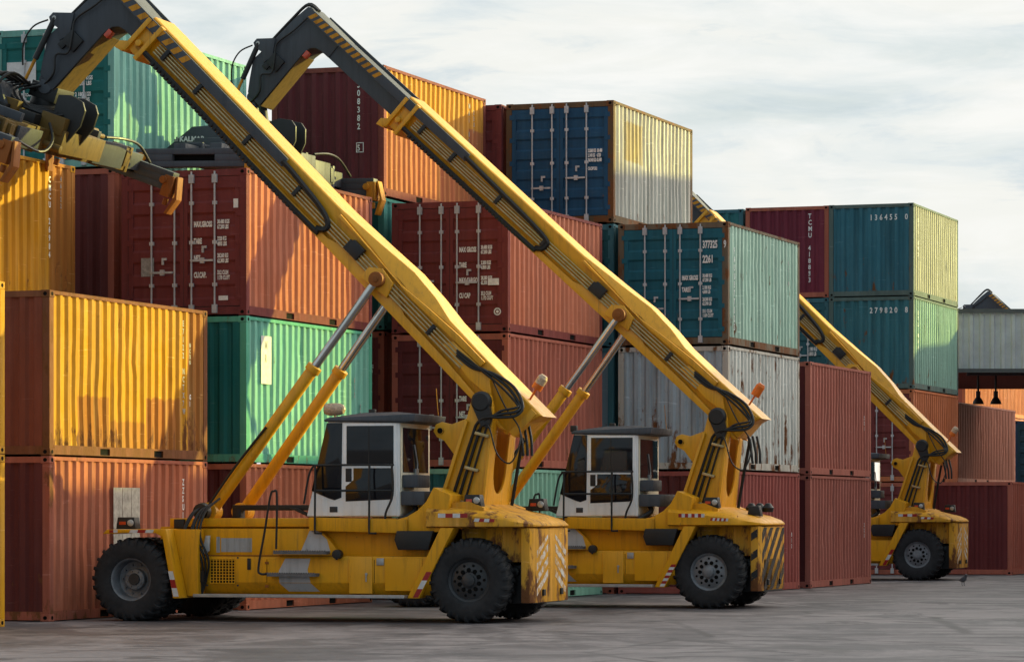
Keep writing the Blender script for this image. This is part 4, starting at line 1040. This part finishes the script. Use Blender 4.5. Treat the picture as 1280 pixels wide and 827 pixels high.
    mb = MB(); mb.cyl(tip+Vector((0, -.30, 0)), tip+Vector((0, .30, 0)), .10, n=16)
    for y in (-.24, .24): mb.cyl(tip+Vector((0, y, 0)), rt+Vector((0, y, 0)), .09, n=12)
    mb.cyl(rt+Vector((0, -.34, 0)), rt+Vector((0, .34, 0)), .12, n=16)
    obj('hanger', mb, D, root, .01)
    return root

V1 = dict(cabdx=-.05, tail=-.88, reardx=-.06, disc=M['rim_dark'], coarse=True, worn=True, fine=False, spr=(-7.88, .0, 7.83, 20), sprmat=(M['brown'], M['dark'], M['rustorange']))
V2 = dict(cabdx=-.22, tail=-.66, reardx=-.12, disc=M['rim'], coarse=False, worn=False, fine=True, spr=(-9.05, .0, 8.2, 1.5), sprmat=(M['dark'], M['dark'], M['hookyellow']))
V3 = dict(cabdx=-.15, tail=-.80, reardx=-.06, disc=M['rim'], coarse=True, worn=True, fine=True, spr=(-7.7, .0, 8.0, 0), sprmat=(M['dark'], M['dark'], M['hookyellow']))
reach_stacker((-.296, 54.93), 'nearest yellow reach stacker with white cab and a yellow spreader hanging at the top left', 45, 0, V1)
reach_stacker((3.914, 63.2), 'middle yellow reach stacker with black rear stripes, its boom head against the sky', 42.2, 1.7, V2)
reach_stacker((10.79, 89.7), 'farthest yellow reach stacker seen whole at its rear, partly behind the red container pair', 44.5, -.1, V3)
V4 = dict(V2); V4['spr'] = (-9.05, 0, 8.2, 0)
reach_stacker((28.2, 145.8), 'reach stacker far behind the grey canopy, only its dark striped boom head showing', 42.2, 1.7, V4)

# ------------------------------------------------------------------ grey canopy at the right
cn = empty('canopy', (16, 111, 0)); tag(cn, 'grey corrugated canopy at the right edge beside the teal stack', 'canopy')
def at_c(mb): return mb.xf(Matrix.Translation((-16, -111, 0)))
X0, X1, YA, YB, ZB, ZT = 13.32, 26.0, 104.0, 119.4, 6.08, 7.84
mb = MB(); pr = []
x = X0
while x < X1:
    pr += [(x, 0), (x+.16, 0), (x+.19, .05), (x+.29, .05)]; x += .32
pts = [(u, YA-d, z) for z in (ZB, ZT) for u, d in pr]; n = len(pr)
mb.faces(pts, [(i, i+1, n+i+1, n+i) for i in range(n-1)])
mb.faces([(X0, YA+.03, ZB), (X1, YA+.03, ZB), (X1, YA+.03, ZT), (X0, YA+.03, ZT)], [(0, 3, 2, 1)])
mb.faces([(X0, YA, ZB), (X0, YB, ZB), (X0, YB, ZT), (X0, YA, ZT)], [(0, 1, 2, 3)])
obj('fascia', at_c(mb), plain('grey cladding', (.56, .60, .64), .5, .1, .4, .25, 1.5), cn, smooth=20)
mb = MB(); mb.box(X0-.05, X1, YA-.14, YA-.06, ZT-.06, ZT+.06); mb.box(X0-.05, X1, YA-.12, YA-.06, ZB-.10, ZB+.02); obj('trim', at_c(mb), plain('dark trim', (.10, .11, .12), .5), cn)
mb = MB(); mb.box(X0, X1, YA+.05, YB, ZT-.05, ZT+.02); obj('roof', at_c(mb), plain('roof sheet', (.3, .31, .32), .5), cn)
mb = MB(); mb.box(X0+.02, X1, YA+.04, YB-.02, ZB-.02, ZB+.03)
for i in range(30): mb.box(X0+.02, X1, YA+.3+.5*i, YA+.34+.5*i, ZB-.05, ZB-.021)
obj('soffit', at_c(mb), plain('brown soffit', (.36, .15, .125), .6), cn, smooth=20)
for px, py in ((13.6, 118.8), (25.5, 118.8), (25.5, 104.6), (19.8, 104.6)):
    mb = MB(); mb.box(px-.12, px+.12, py-.12, py+.12, 0, ZB-.03); obj('post', at_c(mb), M['dark'], cn, .01)
mb = MB(); mb.cyl((X0+.5, 104.5, ZB-.12), (X1, 104.5, ZB-.12), .05, n=8); obj('service_pipe', at_c(mb), M['dark'], cn)
for i, (lx, lb) in enumerate(((14.5, 'left one of two dark bell lamps hanging below the grey canopy'), (15.05, 'right one of two dark bell lamps hanging below the grey canopy'))):
    l = empty('pendant_lamp', (lx, 107.0, ZB-.05)); tag(l, lb, 'lamp', 'bell lamps under the canopy')
    mb = MB(); mb.cyl((0, 0, -.72), (0, 0, .0), .035, n=8); mb.cyl((0, 0, -.70), (0, 0, -.5), .07, n=10); obj('stem', mb, K_ if False else M['black'], l)
    mb = MB(); mb.lathe([(.035, -.66), (.08, -.70), (.14, -.79), (.175, -.88), (.18, -.90), (.14, -.89), (0, -.80)], (0, 0, 0), 'z', 24); obj('lamp_shade', mb, M['black'], l)

# power line behind, on two poles (hidden by the stacks and beyond the frame)
for z, sag, lb in ((9.55, .25, 'upper thin black power line at the right behind the canopy'), (9.2, .2, 'lower thin black power line at the right behind the canopy')):
    mb = MB(); mb.tube([(16+38*t, 150+2*t, z+.5*t-sag*4*t*(1-t)) for t in [i/8 for i in range(9)]], .022, 6)
    tag(obj('power_line', mb, M['black']), lb, 'power line', 'power lines')
for px, py, lb in ((16, 150, 'utility pole hidden behind the right container stack'), (54, 152, 'utility pole out of view at the right')):
    p = empty('utility_pole', (px, py, 0)); tag(p, lb, 'utility pole')
    mb = MB(); mb.cyl((0, 0, 0), (0, 0, 10.4), .16, .11, n=12); obj('post', mb, M['wood'], p)
    mb = MB(); mb.box(-.6, .6, -.06, .06, 8.9, 9.0); mb.box(-.05, .05, -.6, .6, 9.1, 9.2); obj('crossarm', mb, M['wood'], p)

# ------------------------------------------------------------------ pigeon on the tarmac
bird = MB()
sec = [(-.20, .005, .004, .10), (-.13, .022, .012, .105), (-.06, .045, .04, .115), (.0, .06, .058, .125), (.06, .055, .055, .14), (.10, .035, .04, .165), (.115, .026, .028, .19), (.13, .026, .027, .215), (.15, .02, .02, .222), (.165, .006, .006, .218), (.185, .003, .003, .212)]
bird.loft([[(x, w*math.cos(t), z+h*math.sin(t)) for t in [2*math.pi*k/12 for k in range(12)]] for x, w, h, z in sec])
for y in (-.025, .025):
    bird.cyl((.0, y, .09), (.005, y, .0), .008, .005, n=6); bird.cyl((.0, y, .004), (.04, y, .003), .005, n=5)
b = obj('pigeon', bird, plain('grey feathers', (.13, .14, .16), .6, 0, .3, .5, 12)); b.location = (10.75, 82.0, .006); b.rotation_euler = (0, 0, R(-70)); b.scale = (1.15,)*3
tag(b, 'small grey pigeon standing on the tarmac in front of the third machine', 'pigeon')

# ------------------------------------------------------------------ ground
N = NT('worn asphalt')
big = N.noise(.10, 5, .6); mid = N.noise(.42, 8, .66, (1, .55, 1), dist=1.2); fine = N.noise(9, 6, .7)
col = N.mix(N.ramp(big, .38, .62), (.150, .133, .140), (.235, .208, .213))
col = N.mix(N.ramp(mid, .47, .56, 0, .85), col, (.066, .059, .067))
col = N.mix(N.ramp(N.noise(.9, 9, .7, (.45, .5, 1), (4, 2, 0), 1.6), .53, .59, 0, .9), col, (.042, .039, .045))
col = N.mix(N.ramp(N.noise(.7, 8, .7, (.6, .5, 1), (14, 2, 0), .8), .53, .64, 0, .6), col, (.30, .265, .27))
wv = N.n('ShaderNodeTexWave', wave_type='RINGS', rings_direction='Z'); wv.inputs['Scale'].default_value = .22; wv.inputs['Distortion'].default_value = 5; wv.inputs['Detail'].default_value = 4; wv.inputs['Detail Scale'].default_value = .5
N.l(N.coord((1, 1, 1), (-9, -75, 0)), wv.inputs['Vector'])
vo = N.n('ShaderNodeTexVoronoi', feature='DISTANCE_TO_EDGE'); vo.inputs['Scale'].default_value = .16
wob = N.n('ShaderNodeMix', data_type='RGBA'); wob.inputs[0].default_value = .12
nz = N.n('ShaderNodeTexNoise'); nz.inputs['Scale'].default_value = .8; nz.inputs['Detail'].default_value = 6; N.l(N.coord(), nz.inputs['Vector'])
N.l(N.coord(), wob.inputs[6]); N.l(nz.outputs[1], wob.inputs[7]); N.l(wob.outputs[2], vo.inputs['Vector'])
col = N.mix(N.math('MULTIPLY', N.ramp(vo.outputs[0], .004, .012, 1, 0), N.ramp(big, .40, .55, .15, .9)), col, (.035, .032, .035))
col = N.mix(N.ramp(N.noise(.33, 3, .5, (1, .6, 1), (31, 5, 0), .5), .66, .72, 0, .6), col, (.055, .05, .052))
tyre_marks = N.math('MULTIPLY', N.ramp(wv.outputs[1], .86, .97), N.ramp(N.noise(.25, 4, .6, off=(3, 9, 0)), .48, .6, 0, .7))
col = N.mix(tyre_marks, col, (.045, .042, .046))
col = N.mix(N.ramp(fine, .35, .7, 0, .5), col, (.085, .077, .082))
N.bump(N.math('ADD', N.math('MULTIPLY', fine, .4), N.math('MULTIPLY', mid, 1.0)), .35, .04)
gm = N.fin(col, N.ramp(mid, .35, .7, .72, .5), 0, .35)
mb = MB(); mb.faces([(-1500, -400, 0), (1500, -400, 0), (1500, 3000, 0), (-1500, 3000, 0)], [(0, 1, 2, 3)])
g = obj('ground', mb, gm, smooth=0); g['kind'] = 'structure'

# ------------------------------------------------------------------ light and sky
SUN = Vector((.88, .45, .184)).normalized()
EL = math.asin(SUN.z); AZ = math.atan2(SUN.x, SUN.y)
sun = bpy.data.lights.new('sun', 'SUN'); sun.energy = 4.9; sun.angle = R(.6); sun.color = (1, .89, .22)
so = bpy.data.objects.new('sun', sun); COL.objects.link(so); so.rotation_euler = SUN.to_track_quat('Z', 'Y').to_euler(); so.location = (40, 30, 40)
w = bpy.data.worlds.new('World'); scene.world = w; w.use_nodes = True
t = w.node_tree; t.nodes.clear()
def nd(ty, **k):
    x = t.nodes.new(ty)
    for a, b in k.items(): setattr(x, a, b)
    return x
sky = nd('ShaderNodeTexSky', sky_type='NISHITA', sun_disc=False, sun_elevation=EL, sun_rotation=AZ, air_density=1.2, dust_density=2.0)
bg1 = nd('ShaderNodeBackground'); bg1.inputs[1].default_value = .10; t.links.new(sky.outputs[0], bg1.inputs[0])
tc = nd('ShaderNodeTexCoord')
def wn(scl, sc, det, rough, loc=(0,0,0), dist=0):
    m = nd('ShaderNodeMapping'); m.inputs['Scale'].default_value = scl; m.inputs['Location'].default_value = loc; t.links.new(tc.outputs['Generated'], m.inputs[0])
    x = nd('ShaderNodeTexNoise'); x.inputs['Scale'].default_value = sc; x.inputs['Detail'].default_value = det; x.inputs['Roughness'].default_value = rough; x.inputs['Distortion'].default_value = dist
    t.links.new(m.outputs[0], x.inputs['Vector']); return x.outputs[0]
def rg(v, a, b, c=0, d=1):
    x = nd('ShaderNodeMapRange'); x.clamp = True
    for i, q in ((1,a),(2,b),(3,c),(4,d)): x.inputs[i].default_value = q
    t.links.new(v, x.inputs[0]); return x.outputs[0]
def mx(f, a, b):
    x = nd('ShaderNodeMix', data_type='RGBA')
    if isinstance(f, (int, float)): x.inputs[0].default_value = f
    else: t.links.new(f, x.inputs[0])
    for i, q in ((6, a), (7, b)):
        if isinstance(q, tuple): x.inputs[i].default_value = (*q, 1)
        else: t.links.new(q, x.inputs[i])
    return x.outputs[2]
n1 = wn((7, 7, 26), 1.0, 6, .55, (2.3, 0, .6), .4)
n2 = wn((16, 16, 75), 1.0, 9, .62, (7, 1, 2), .5)
cl = mx(rg(n1, .30, .56), (.50, .575, .61), (.675, .68, .65))
cl = mx(rg(n2, .50, .66, 0, .75), cl, (.72, .72, .70))
cl = mx(rg(n2, .34, .47, .6, 0), cl, (.43, .51, .56))
# broad glow of the veiled sun
dt = nd('ShaderNodeVectorMath', operation='DOT_PRODUCT'); t.links.new(tc.outputs['Generated'], dt.inputs[0]); dt.inputs[1].default_value = SUN
glow = rg(dt.outputs['Value'], .60, 1, 0, 1)
pw_ = nd('ShaderNodeMath', operation='POWER'); t.links.new(glow, pw_.inputs[0]); pw_.inputs[1].default_value = 1.2
gl = nd('ShaderNodeMix', data_type='RGBA', blend_type='ADD'); gl.inputs[0].default_value = 1
gc = mx(pw_.outputs[0], (0, 0, 0), (4.6, 4.0, 3.2))
t.links.new(cl, gl.inputs[6]); t.links.new(gc, gl.inputs[7])
# unseen sky behind the photographer dimmed to darken the ends and machine sides
sx = nd('ShaderNodeSeparateXYZ'); t.links.new(tc.outputs['Generated'], sx.inputs[0])
back = rg(sx.outputs[1], -.6, .7, 0, 1)
ml = nd('ShaderNodeMix', data_type='RGBA', blend_type='MULTIPLY'); ml.inputs[0].default_value = 1
bcol = mx(back, (.60, .72, .82), (1.0, 1.0, 1.0))
t.links.new(gl.outputs[2], ml.inputs[6]); t.links.new(bcol, ml.inputs[7])
bg2 = nd('ShaderNodeBackground'); bg2.inputs[1].default_value = 1.0; t.links.new(ml.outputs[2], bg2.inputs[0])
ms = nd('ShaderNodeMixShader'); t.links.new(rg(n1, .30, .46, .72, .97), ms.inputs[0]); t.links.new(bg1.outputs[0], ms.inputs[1]); t.links.new(bg2.outputs[0], ms.inputs[2])
wo = nd('ShaderNodeOutputWorld'); t.links.new(ms.outputs[0], wo.inputs[0])

# ------------------------------------------------------------------ camera
cam = bpy.data.cameras.new('camera'); co = bpy.data.objects.new('camera', cam); COL.objects.link(co)
co.location = (0, 0, 1.69); co.rotation_euler = (R(90), 0, 0)
cam.sensor_width = 36; cam.lens = 4300/1280*36; cam.shift_y = 229.5/1280; cam.clip_end = 5000; cam.clip_start = .5
scene.camera = co
scene.view_settings.view_transform = 'Standard'; scene.view_settings.look = 'None'
scene.view_settings.exposure = .45; scene.view_settings.gamma = 1; scene.view_settings.use_curve_mapping = False
scene.cycles.max_bounces = 5; scene.cycles.diffuse_bounces = 3; scene.cycles.use_denoising = True
